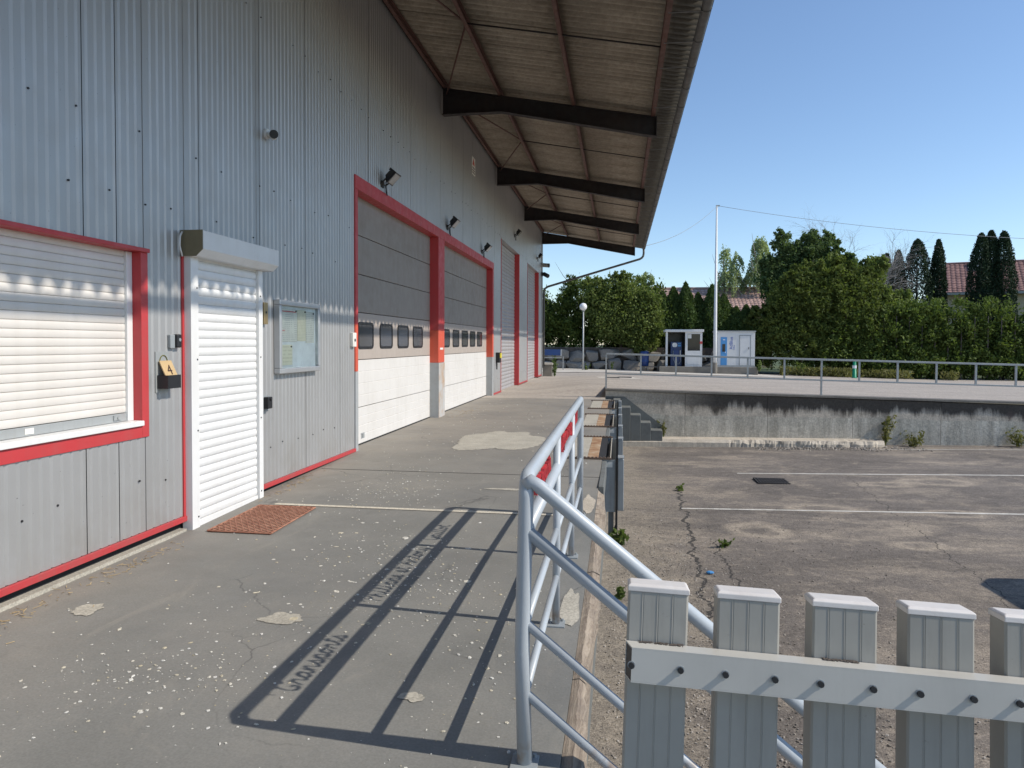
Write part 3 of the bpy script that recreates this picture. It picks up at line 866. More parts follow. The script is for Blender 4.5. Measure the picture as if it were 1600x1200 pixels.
# --- white roller door
dr = obj('roller_door', MB().box(XW-0.05,XW-0.045,5.5,6.75,-0.09,2.3), MT['dark_gap'], wh)
XD = XW+0.05
me = slat_mesh(6.62-5.60, 0.0735, 0.010, MT['white'])
for i in range(31):
    zb = -0.02+i*0.0735
    if zb > 2.2: break
    link('slat', me, dr, (XD-0.015,5.60,zb))
m = MB(); m.box(XD-0.03,XD+0.005,5.60,6.62,-0.078,-0.022)
obj('bottom_bar', m, MT['white'], dr, bevel=0.003)
for a, b in ((5.49,5.598),(6.622,6.70)):
    m = MB(); m.box(XW-0.02,XD+0.022,a,b,zdeck(5.5)-0.003,2.21)
    g = obj('guide_rail', m, MT['white'], dr, bevel=0.003)
    s2 = MB()
    for zz_ in (0.02,0.75,1.35,1.95): s2.tube([(XD+0.020,(a+b)/2+0.03*(1 if a<6 else -0.3),zz_),(XD+0.026,(a+b)/2+0.03*(1 if a<6 else -0.3),zz_)],0.008,6)
    obj('screw', s2, MT['black'], g)
m = MB(); m.box(XW-0.01,XW+0.012,5.462,5.488,0.0,2.25)
obj('red_edge_strip', m, MT['red'], dr)
m = MB(); m.prism([(XW+0.004,2.205),(XW+0.14,2.205),(XW+0.20,2.262),(XW+0.20,2.415),(XW+0.004,2.415)], lambda a,b,h:(a,h,b), 5.462, 6.79)
sb = obj('shutter_box', m, MT['white'], wh, bevel=0.004)
m = MB(); m.prism([(XW+0.004,2.203),(XW+0.141,2.203),(XW+0.202,2.26),(XW+0.202,2.417),(XW+0.004,2.417)], lambda a,b,h:(a,h,b), 5.452, 5.461)
obj('end_cap', m, MT['olive'], sb)
m = MB(); m.tube([(XW+0.03,5.44,2.40),(XW+0.03,5.41,2.36),(XW+0.03,5.405,2.28),(XW+0.03,5.44,2.20)],0.008,6)
obj('cable', m, MT['white'], sb, smooth=True)

# --- big sectional doors
def rrect(y0,y1,z0,z1,r,n=4):
    out=[]
    for cy,cz,a0 in ((y1-r,z1-r,0),(y0+r,z1-r,90),(y0+r,z0+r,180),(y1-r,z0+r,270)):
        for i in range(n+1):
            a=R(a0+90*i/n); out.append((cy+r*math.cos(a),cz+r*math.sin(a)))
    return out
def sectional(y0, y1, wins, label):
    d = obj('sectional_door', MB().box(DP-0.06,DP-0.05,y0-0.1,y1+0.1,-0.05,3.75), MT['dark_gap'], wh, label=label)
    zs = [0.012,0.55,1.245,1.935,2.49,3.05,3.72]
    mts = ['door_white','door_white','door_tan','door_brown','door_brown','door_brown']
    for i in range(6):
        m = MB(); a, b = zs[i]+0.004, zs[i+1]-0.004
        nb = 4 if i < 2 else 1
        hs = [a+(b-a)*j/nb for j in range(nb+1)]
        lp = [(DP-0.045,a)]
        for j in range(nb):
            lp += [(DP-0.004,hs[j]+0.001),(DP,hs[j]+0.006),(DP,hs[j+1]-0.006),(DP-0.004,hs[j+1]-0.001)]
        lp += [(DP-0.045,b)]
        m.prism(lp, lambda p,q,h:(p,h,q), y0-0.08, y1+0.08)
        obj('door_section', m, MT[mts[i]], d)
    for (a, b) in wins:
        o_, i_ = rrect(a,b,1.405,1.80,0.07), rrect(a+0.035,b-0.035,1.44,1.765,0.05)
        n = len(o_); m = MB()
        m.v = [(DP+0.012,p,q) for p,q in o_]+[(DP+0.012,p,q) for p,q in i_]+[(DP-0.002,p,q) for p,q in o_]+[(DP+0.003,p,q) for p,q in i_]
        for j in range(n):
            j2=(j+1)%n
            m.f += [(j,j2,n+j2,n+j),(2*n+j,2*n+j2,j2,j),(n+j,n+j2,3*n+j2,3*n+j)]
        obj('window_gasket', m, MT['black'], d)
        m = MB(); m.prism(i_, lambda p,q,h:(h,p,q), DP+0.001, DP+0.005)
        obj('door_window', m, MT['acryl'], d)
    m = MB(); m.box(DP-0.04,DP+0.006,y0-0.08,y1+0.08,zdeck(12)+0.001,0.014)
    obj('bottom_seal', m, MT['rubber'], d)
    return d
d1 = sectional(9.48,13.93,[(9.93,10.59),(10.89,11.53),(11.81,12.45),(12.73,13.38)], None)
sectional(14.42,20.1,[(14.95,15.60),(15.91,16.56),(16.86,17.55),(17.82,18.47),(18.73,19.42)], None)
m = MB(); m.box(DP,DP+0.004,10.06,10.2,0.085,0.165); m.box(DP+0.0045,DP+0.012,10.11,10.15,0.10,0.15)
obj('lock_plate', m, MT['galv'], d1)
FX = XW+0.02
m = MB(); m.box(DP-0.03,FX,9.38,20.29,3.60,3.785)
obj('door_header', m, MT['red'], wh, bevel=0.004)
for (a,b,nm) in ((9.38,9.478,'j'),(13.93,14.42,'p'),(20.1,20.29,'j')):
    m = MB(); m.box(DP-0.03,FX-0.001,a,b,1.75,3.598); obj('door_jamb', m, MT['red'], wh, bevel=0.004)
    m = MB(); m.box(DP-0.03,FX-0.001,a,b,1.10,1.748); obj('door_jamb', m, MT['orange'], wh, bevel=0.004)
    m = MB(); m.box(DP-0.03,FX+(0.004 if nm=='p' else 0.0),a-0.002,b+0.002,-0.02,1.098)
    jb = obj('jamb_guard', m, MT['greyjamb'], wh, bevel=0.004)
    if nm == 'p':
        m = MB(); m.box(FX+0.0045,FX+0.008,a+0.0,b,-0.01,1.09); obj('scraped_plate', m, MT['rustjamb'], jb)
m = MB(); m.box(FX,FX+0.004,14.05,14.3,1.36,1.40); obj('label_strip', m, MT['paperw'], wh)

# --- tall roller shutters
def tall_shutter(y0, y1, ztop):
    d = obj('roller_shutter', MB().box(DP-0.05,DP-0.045,y0-0.05,y1+0.05,-0.1,ztop+0.05), MT['dark_gap'], wh)
    h = 0.118
    me = slat_mesh(y1-y0+0.1, h, 0.018, MT['slat_grey'])
    z = -0.05
    while z < ztop-0.02:
        link('slat', me, d, (DP-0.01,y0-0.05,z)); z += h
    m = MB(); m.box(DP-0.03,XW+0.012,y1,y1+0.10,-0.1,ztop+0.02); obj('door_reveal', m, MT['red'], d, bevel=0.004)
    m = MB(); m.box(XW-0.02,XW+0.012,y0-0.05,y0-0.002,-0.1,ztop+0.02); obj('door_edge', m, MT['red'], d)
    m = MB(); m.box(DP-0.03,XW+0.008,y0-0.05,y1+0.1,ztop+0.021,ztop+0.06); obj('door_head', m, MT['clad'], d)
    m = MB(); m.box(DP-0.02,XW+0.016,y1-0.01,y1+0.11,-0.09,-0.02); obj('jamb_foot', m, MT['black'], d)
tall_shutter(21.70,25.60,4.66)
tall_shutter(28.08,31.85,4.62)

# ------------------------------------------------------------------ fittings on the wall
def floodlight(y, z, label):
    t = thing('floodlight', label, 'floodlight', (XW,y,z), 'floodlights above the dock doors')
    m = MB(); m.box(XW,XW+0.02,y-0.05,y+0.05,z-0.13,z-0.03); m.tube([(XW+0.02,y-0.10,z-0.08),(XW+0.10,y-0.115,z-0.02)],0.012,6); m.tube([(XW+0.02,y+0.10,z-0.08),(XW+0.10,y+0.115,z-0.02)],0.012,6); m.tube([(XW+0.02,y-0.10,z-0.08),(XW+0.02,y+0.10,z-0.08)],0.012,6)
    obj('bracket', m, MT['black'], t)
    ax = Vector((0.72,0,-0.69)).normalized(); up_ = Vector((0.69,0,0.72)).normalized(); sd = Vector((0,1,0))
    c = Vector((XW+0.15,y,z+0.03))
    m = MB()
    b_ = [c-ax*0.07+sd*i*0.055+up_*j*0.045 for i,j in ((-1,-1),(1,-1),(1,1),(-1,1))]
    f_ = [c+ax*0.03+sd*i*0.125+up_*j*0.10 for i,j in ((-1,-1),(1,-1),(1,1),(-1,1))]
    g_ = [c+ax*0.055+sd*i*0.13+up_*j*0.105 for i,j in ((-1,-1),(1,-1),(1,1),(-1,1))]
    m.add(b_+f_+g_, [(3,2,1,0),(0,1,5,4),(1,2,6,5),(2,3,7,6),(3,0,4,7),(4,5,9,8),(5,6,10,9),(6,7,11,10),(7,4,8,11),(8,9,10,11)])
    for q in (-0.6,-0.2,0.2,0.6): m.obox(c-ax*0.03+sd*q*0.12+up_*0.075, ax, up_, sd, 0.05,0.02,0.004)
    obj('housing', m, MT['black'], t)
    m = MB(); m.obox(c+ax*0.058, ax, sd, up_, 0.003, 0.11, 0.085)
    obj('lens', m, MT['lens'], t)
    m = MB(); m.tube([(XW+0.06,y,z-0.04),(XW+0.06,y+0.02,z-0.17),(XW+0.05,y+0.09,z-0.23),(XW+0.02,y+0.14,z-0.18),(XW+0.01,y+0.13,z-0.06)],0.008,6)
    obj('cable', m, MT['black'], t, smooth=True)
    return t
fl = floodlight(10.55, 3.98, 'black floodlight over the nearest big dock door, with a drooping cable')
for y_, z_, lb in ((14.72,3.99,'black floodlight over the red pillar between the two big doors'), (18.55,3.97,'black floodlight over the far end of the second big door'),
                   (24.4,5.25,'black floodlight above the nearer tall roller shutter'), (31.2,5.28,'black floodlight above the farther tall roller shutter')):
    copy_tree(fl, (XW,y_,z_), lb)
def bullet_cam(name, base, d, label, mat='white', sc=1.0):
    t = thing(name, label, 'camera', base)
    b = Vector(base); d = Vector(d).normalized()
    m = MB(); m.tube([b, b+Vector((0.025*sc,0,0))],0.05*sc,14); m.tube([b+Vector((0.02*sc,0,0)), b+Vector((0.07*sc,0.0,-0.01))],0.022*sc,10)
    obj('mount', m, MT[mat], t, smooth=False)
    c = b+Vector((0.085*sc,0,-0.015*sc))
    m = MB(); m.tube([c-d*0.06*sc, c+d*0.07*sc],0.043*sc,14)
    obj('body', m, MT[mat], t)
    m = MB(); m.tube([c+d*0.0702*sc, c+d*0.08*sc],0.044*sc,14); m.tube([c+d*0.0802*sc, c+d*0.084*sc],0.018*sc,10)
    obj('lens', m, MT['black'], t)
bullet_cam('security_camera', (XW,6.92,3.62), (0.45,-0.85,-0.15), 'white bullet security camera with black face, on the bare wall above the noticeboard')
bullet_cam('security_camera', (XW+0.02,33.0,5.12), (0.9,-0.3,-0.1), 'pale security camera on the far corner, upper of two', 'galv', 2.2)
bullet_cam('security_camera', (XW+0.02,33.0,4.68), (0.7,-0.6,-0.4), 'dark security camera on the far corner, lower of two', 'black', 2.2)

# doorbell, letter box with a number, lock plate, latch, switch, button, sign
t = thing('door_intercom', 'small grey and black intercom left of the white roller door', 'intercom', (XW,5.33,1.5))
m = MB(); m.box(XW+0.001,XW+0.03,5.275,5.335,1.445,1.555); obj('back_box', m, MT['steel'], t, bevel=0.006)
m = MB(); m.box(XW+0.001,XW+0.045,5.345,5.405,1.45,1.56); q = obj('handset', m, MT['black'], t, bevel=0.012)
m = MB(); m.tube([(XW+0.045,5.375,1.515),(XW+0.048,5.375,1.515)],0.014,12); obj('button', m, MT['steel'], q)
t = thing('number_box', 'black wall tray holding a wooden plate with the figure 4', 'tray', (XW,5.25,1.15))
m = MB(); m.box(XW+0.002,XW+0.008,5.115,5.285,1.10,1.42); obj('back_plate', m, MT['galv'], t)
m = MB(); m.tube([(XW+0.0095,5.16+0.05*(1-math.cos(a)),1.33+0.06*math.sin(a)) for a in [math.pi*i/10 for i in range(11)]],0.005,5); obj('green_arc', m, MT['lf_yellow'], t)
m = MB(); m.box(XW+0.009,XW+0.016,5.13,5.30,1.13,1.235); m.box(XW+0.016,XW+0.10,5.13,5.137,1.13,1.235); m.box(XW+0.016,XW+0.10,5.293,5.30,1.13,1.235); m.box(XW+0.093,XW+0.10,5.138,5.292,1.13,1.235); m.box(XW+0.016,XW+0.093,5.138,5.292,1.13,1.136)
obj('tray', m, MT['black'], t)
pc, pu, ps = Vector((XW+0.055,5.215,1.27)), Vector((-0.42,0,0.9)).normalized(), Vector((0,1,0))
pn = ps.cross(pu)
m = MB(); m.obox(pc, pu, ps, pn, 0.085, 0.075, 0.005); pl = obj('number_plate', m, MT['wood_num'], t, bevel=0.002)
def text_mesh(body, size, extr=0.001):
    cu = bpy.data.curves.new('tx', 'FONT'); cu.body = body; cu.size = size; cu.extrude = extr
    cu.align_x = 'CENTER'; cu.align_y = 'CENTER'
    o = bpy.data.objects.new('tx', cu); COL.objects.link(o)
    bpy.context.view_layer.update()
    me = bpy.data.meshes.new_from_object(o.evaluated_get(bpy.context.evaluated_depsgraph_get()))
    bpy.data.objects.remove(o, do_unlink=True)
    return me
def text(body, size, center, right, upv, mt, parent, name='lettering', extr=0.001, bold=0):
    me = text_mesh(body, size, extr)
    rv, uv = Vector(right).normalized(), Vector(upv).normalized(); nv = rv.cross(uv)
    c = Vector(center)
    Mx = Matrix((rv,uv,nv)).transposed().to_4x4(); Mx.translation = c
    me.transform(Mx); me.materials.clear(); me.materials.append(mt)
    return link(name, me, parent)
sgn = 1 if pn.x > 0 else -1
text('4', 0.12, pc+pn*sgn*0.007, ps, pu, MT['brown_ink'], pl)
t = thing('key_plate', 'narrow worn brass key plate just right of the white roller door', 'key plate', (XW,6.84,1.8))
m = MB(); m.box(XW+0.001,XW+0.04,6.79,6.87,1.68,1.90); p_ = obj('housing', m, MT['brass'], t, bevel=0.004)
m = MB(); m.tube([(XW+0.04,6.83,1.80),(XW+0.043,6.83,1.80)],0.012,8); obj('keyhole', m, MT['black'], p_)
t = thing('door_latch', 'small black latch on the wall right of the white roller door', 'latch', (XW,6.86,0.87))
m = MB(); m.box(XW+0.001,XW+0.015,6.78,6.94,0.80,0.95); obj('plate', m, MT['steel'], t)
m = MB(); m.box(XW+0.016,XW+0.07,6.81,6.90,0.82,0.94); m.tube([(XW+0.07,6.855,0.92),(XW+0.085,6.855,0.92)],0.02,8); obj('hook', m, MT['black'], t, bevel=0.008)
t = thing('wall_switch', 'small white switch beside the first dock door', 'switch', (XW,9.29,1.53))
m = MB(); m.box(XW+0.001,XW+0.045,9.22,9.35,1.44,1.63); obj('case', m, MT['paperw'], t, bevel=0.006)
m = MB(); m.tube([(XW+0.045,9.285,1.53),(XW+0.052,9.285,1.53)],0.02,10); obj('button', m, MT['black'], t)
t = thing('control_box', 'black control box with a yellow cover between dock door and tall shutter', 'control box', (XW,21.0,1.1))
m = MB(); m.box(XW+0.001,XW+0.12,20.75,21.02,0.92,1.22); m.tube([(XW+0.03,20.8,0.92),(XW+0.03,20.8,0.72)],0.02,6); obj('case', m, MT['black'], t, bevel=0.01)
m = MB(); m.box(XW+0.121,XW+0.14,20.77,21.0,1.06,1.2); m.box(XW+0.02,XW+0.11,21.021,21.03,1.04,1.2); obj('cover', m, MT['yellow'], t)
t = thing('warning_sign', 'small pale sign high on the wall under the canopy', 'sign', (XW,17.4,5.84))
m = MB(); m.box(XW+0.002,XW+0.008,17.2,17.62,5.62,6.05); sg = obj('panel', m, MT['paperw'], t)
m = MB(); m.prism([(17.41-0.13,5.86),(17.41+0.13,5.86),(17.41,6.03)], lambda a,b,h:(h,a,b), XW+0.0085, XW+0.011); obj('triangle', m, MT['orange'], sg)
m = MB()
for z_ in (5.66,5.72,5.78): m.box(XW+0.0085,XW+0.010,17.26,17.56,z_,z_+0.025)
obj('text_lines', m, MT['brown_ink'], sg)

# noticeboard
t = thing('notice_board', 'glazed aluminium noticeboard with pinned papers on the grey wall', 'noticeboard', (XW,7.55,1.55))
Y0, Y1, Z0, Z1 = 7.06, 8.09, 1.165, 1.945
m = MB(); m.box(XW+0.002,XW+0.03,Y0+0.01,Y1-0.01,Z0+0.01,Z1-0.01); obj('backing', m, MT['board'], t)
m = MB()
for a,b,c_,d_ in ((Y0,Y1,Z0,Z0+0.055),(Y0,Y1,Z1-0.055,Z1)): m.box(XW+0.004,XW+0.075,a,b,c_,d_)
for a,b in ((Y0,Y0+0.055),(Y1-0.055,Y1)): m.box(XW+0.004,XW+0.0745,a+0.0005,b-0.0005,Z0+0.0555,Z1-0.0555)
obj('frame', m, MT['alu'], t, bevel=0.008)
m = MB(); m.box(XW+0.060,XW+0.064,Y0+0.05,Y1-0.05,Z0+0.05,Z1-0.05); obj('glass_pane', m, MT['glass'], t)
def papermat(name, base, ink, sc, head):
    k = NB(name); xyz = k.sep()
    w = k.math('FRACT', k.math('MULTIPLY', xyz[2], sc))
    ln = k.math('MULTIPLY', k.math('LESS_THAN', w, 0.4), k.ramp(k.noise(35,2,vec=k.mapped((1,1,0.2))), [(0.42,0.0),(0.5,0.5)]))
    c = k.mix(ln, base, ink)
    k.col(c); k.rough(0.8); return k.m
pm = [papermat('printed notice', (0.70,0.69,0.62), (0.25,0.24,0.25), 48, 0), papermat('yellowed notice', (0.72,0.68,0.53), (0.40,0.36,0.27), 60, 0), papermat('plan print', (0.70,0.67,0.52), (0.45,0.43,0.30), 25, 0)]
for i,(a,b,c_,d_,mm) in enumerate(((7.13,7.54,1.50,1.86,0),(7.55,7.77,1.51,1.86,1),(7.775,7.99,1.49,1.85,0),(7.13,7.42,1.25,1.47,2))):
    m = MB(); m.box(XW+0.0305,XW+0.033+0.001*i,a,b,c_,d_); p_ = obj('notice', m, pm[mm], t)
    if i == 0:
        q = MB(); q.box(XW+0.0335,XW+0.0345,a+0.01,b-0.02,1.825,1.835); q.box(XW+0.0335,XW+0.0345,a+0.01,a+0.12,1.62,1.627); obj('red_heading', q, MT['red_script'], p_)
    q = MB(); q.tube([(XW+0.034,b-0.03,d_-0.02),(XW+0.045,b-0.03,d_-0.02)],0.009,8); obj('pin', q, MT['black'], p_)

# floor grating in front of the door
t = thing('floor_grating', 'rusty red steel grating set in the deck in front of the white door', 'grating', (-3.1,5.9,-0.08))
GX0,GX1,GY0,GY1 = -3.36,-2.80,5.46,6.33
gz = zdeck(5.46)+0.004
zg = lambda y: zdeck(y)+0.006
m = MB(); m.quad((GX0,GY0,zg(GY0)-0.002),(GX1,GY0,zg(GY0)-0.002),(GX1,GY1,zg(GY1)-0.002),(GX0,GY1,zg(GY1)-0.002)); obj('pit', m, MT['conc_dark'], t, recalc=False)
m = MB()
for a,b in (((GX0,GY0),(GX1,GY0)),((GX1,GY0),(GX1,GY1)),((GX1,GY1),(GX0,GY1)),((GX0,GY1),(GX0,GY0))):
    m.tube([(a[0],a[1],zg(a[1])+0.004),(b[0],b[1],zg(b[1])+0.004)],0.008,4)
obj('frame', m, MT['grating'], t)
m = MB()
def clip_seg(c, sgn_):
    pts=[]
    for x in (GX0,GX1):
        y=(c - x*2.0)*sgn_ if False else None
    return pts
pit = 0.045
for fam in (1,-1):
    cc = -3.0
    c0 = min(GY0-fam*1.6*x for x in (GX0,GX1)); c1 = max(GY1-fam*1.6*x for x in (GX0,GX1))
    c_ = c0
    while c_ < c1:
        pts=[]
        for x in (GX0,GX1):
            y = c_+fam*1.6*x
            if GY0<=y<=GY1: pts.append((x,y))
        for y in (GY0,GY1):
            x=(y-c_)/(fam*1.6)
            if GX0<x<GX1: pts.append((x,y))
        if len(pts)==2:
            m.tube([(pts[0][0],pts[0][1],zg(pts[0][1])+0.006),(pts[1][0],pts[1][1],zg(pts[1][1])+0.006)],0.0055,4,caps=False)
        c_ += pit*1.9
obj('mesh_bars', m, MT['grating'], t, kind='stuff')

# ------------------------------------------------------------------ timber nosing and levellers
t = thing('timber_nosing', 'weathered split timber edging along the dock beside the railing', 'timber beam', (-0.17,4,-0.15))
rr = random.Random(3)
yy = -2.0; seg = [-2.0,0.6,3.35,4.95,7.55]
for a,b in zip(seg[:-1],seg[1:]):
    m = MB(); n = 44
    for i in range(n+1):
        y_ = a+0.006+(b-a-0.012)*i/n; z_ = zdeck(y_)
        w = 0.014*math.sin(y_*3.1)+rr.uniform(-0.011,0.008); s_ = rr.uniform(-0.022,0.004)
        e_ = (0.0 if y_ < 5.6 else -0.055*rr.random()*(y_-5.6))
        m.v += [(XE+0.002,y_,z_-0.006+s_*0.3),(-0.165+w*0.4,y_,z_+0.004+s_*0.5+e_),(-0.128+w,y_,z_-0.012+s_+e_),(-0.122+w,y_,z_-0.13),(-0.13,y_,z_-0.22),(XE+0.002,y_,z_-0.22)]
    for i in range(n):
        for j in range(6):
            j2=(j+1)%6; m.f.append((i*6+j,i*6+j2,(i+1)*6+j2,(i+1)*6+j))
    m.f += [tuple(range(5,-1,-1)), tuple(n*6+j for j in range(6))]
    obj('plank', m, MT['timber'], t)

def leveller(y0, y1, label, big):
    t = thing('dock_leveller', label, 'dock leveller', (-0.1,y0,-0.6), 'dock levellers along the loading dock')
    m = MB(); m.box(-0.66,-0.40,y0+0.02,y1-0.02,0.0015,0.010); obj('worn_plate', m, MT['conc_patch'], t, bevel=0.004)
    m = MB(); m.box(-0.399,-0.255,y0+0.02,y1-0.02,0.001,0.012); obj('rust_plate', m, MT['rustplate'], t, bevel=0.004)
    m = MB(); m.box(-0.2545,-0.16,y0+0.02,y1-0.02,-0.5,0.002); obj('lip_slot', m, MT['dark_gap'], t)
    m = MB(); m.prism([(-0.16,-0.12),(-0.105,-0.04),(-0.09,0.012),(-0.10,0.014),(-0.12,-0.03),(-0.17,-0.12)], lambda a,b,h:(a,h,b), y0+0.06, y1-0.06); obj('folded_lip', m, MT['conc_patch'], t)
    for a,b in ((y0-0.02,y0+0.018),(y1-0.018,y1+0.02)):
        m = MB(); m.box(-0.70,-0.08,a,b,0.0005,0.022)
        for i in range(12): m.box(-0.69+i*0.05,-0.665+i*0.05,a+0.004,b-0.004,0.0225,0.032)
        obj('serrated_edge', m, MT['plate_edge'], t)
    for a,b in ((y0,y0+0.012),(y1-0.012,y1)):
        m = MB(); m.box(-0.205,-0.03,a,b,-0.68,-0.004); sp_ = obj('side_panel', m, MT['steel'], t)
        if a == y0:
            q = MB(); q.box(-0.15,-0.07,a-0.003,a-0.001,-0.10,-0.035); obj('white_plate', q, MT['paperw'], sp_)
            q = MB(); q.tube([(-0.19,a-0.01,-0.03),(-0.175,a-0.03,-0.03),(-0.175,a-0.03,-0.16),(-0.19,a-0.01,-0.16)],0.006,6); obj('hoop', q, MT['white'], sp_)
    m = MB(); m.box(-0.12,-0.05,y0+0.1,y0+0.16,zyard(0,y0)-0.05,-0.681); obj('leg', m, MT['steel'], t)
    m = MB(); m.box(-0.12,-0.05,y1-0.16,y1-0.1,zyard(0,y1)-0.05,-0.681); obj('leg', m, MT['steel'], t)
    m = MB(); m.box(-0.16,-0.06,y0+0.05,y1-0.05,-0.50,-0.42); obj('front_beam', m, MT['steel'], t)
    for a in (y0-0.02, y1-0.26):
        m = MB(); m.box(-0.029,0.0,a,a+0.24,-0.95,0.0); obj('rubber_strip', m, MT['rubber'], t)
        m = MB(); m.prism([(0.0005,-0.66),(0.075,-0.66),(0.075,0.0),(0.055,0.02),(0.0005,0.02)], lambda p,q_,h:(p,h,q_), a+0.01, a+0.23); bp = obj('bumper', m, MT['steel'], t, bevel=0.006)
        m = MB(); m.box(0.0,0.079,a+0.005,a+0.235,0.0205,0.03); obj('bumper_cap', m, MT['galv'], bp)
leveller(9.31,11.45,'nearest of the three rusty dock levellers with grey bumpers along the dock edge',1)
leveller(12.90,15.12,'middle of the three rusty dock levellers with grey bumpers along the dock edge',0)
leveller(16.48,18.72,'farthest of the three rusty dock levellers, next to the concrete steps',0)

# ------------------------------------------------------------------ pipe railing with lettering and stair handrail
rl = thing('pipe_railing', 'pale grey pipe railing with red script lettering at the dock edge', 'railing', (-0.337,4.5,-0.08))
XRL = -0.337; YA, YB = 2.63, 6.46
ZR = [1.000,0.805,0.455,0.190]
m = MB(); rc = 0.07
pth = [(XRL,YA,zdeck(YA)),(XRL-0.012,YA,0.35),(XRL-0.004,YA,0.75),(XRL,YA,ZR[0]-rc)]
pth += [(XRL,YA+rc-rc*math.cos(a),ZR[0]-rc+rc*math.sin(a)) for a in [math.pi/2*i/6 for i in range(1,7)]]
pth += [(XRL,YB-rc+rc*math.sin(a),ZR[0]-rc+rc*math.cos(a)) for a in [math.pi/2*i/6 for i in range(0,7)]]
pth += [(XRL,YB,zdeck(YB))]
m.tube(pth, 0.0285, 16); obj('top_rail', m, MT['rail'], rl, smooth=True)
m = MB(); m.tube([(XRL,YA,ZR[1]),(XRL,YB,ZR[1])],0.029,14); obj('second_rail', m, MT['rail'], rl, smooth=True)
posts = [YA,3.98,5.27,YB]
for i in range(3):
    a, b = posts[i], posts[i+1]
    for z_ in ZR[2:]:
        m = MB(); m.tube([(XRL,a,z_),(XRL,b,z_)],0.0175,12); obj('lower_rail', m, MT['rail'], rl, smooth=True)
for p in posts[1:3]:
    m = MB(); m.tube([(XRL,p,zdeck(p)),(XRL,p,ZR[0]-0.015)],0.0215,14); obj('post', m, MT['rail'], rl, smooth=True)
for p in posts:
    m = MB(); m.box(XRL-0.05,XRL+0.05,p-0.05,p+0.05,zdeck(p)-0.002,zdeck(p)+0.008)
    for i in (-1,1): m.tube([(XRL+0.035*i,p+0.035,zdeck(p)+0.008),(XRL+0.035*i,p+0.035,zdeck(p)+0.02)],0.008,6)
    obj('base_plate', m, MT['steel'], rl)
# sloping stair rails, going down towards the yard
SLP = -0.80
X2 = 1.28
m = MB()
pth = [(XRL-0.0,YA,ZR[0]-0.03),(XRL+0.02,YA,ZR[0]-0.012),(XRL+0.05,YA,ZR[0]-0.032)]
pth += [(X2,YA,ZR[0]-0.032+SLP*(X2-XRL-0.05))]
m.tube(pth, 0.0265, 16); obj('handrail', m, MT['rail'], rl, smooth=True)
for i, z_ in enumerate(ZR[1:]):
    r_ = (0.024,0.0175,0.0175)[i]
    m = MB(); m.tube([(XRL,YA,z_-0.0),(X2 if i<2 else X2,YA,z_+SLP*(X2-XRL))],r_,12); obj('stair_rail', m, MT['rail'], rl, smooth=True)
m = MB(); m.tube([(X2,YA,zyard(X2,YA)),(X2,YA,ZR[0]-0.03+SLP*(X2-XRL))],0.0285,14); obj('newel_post', m, MT['rail'], rl, smooth=True)

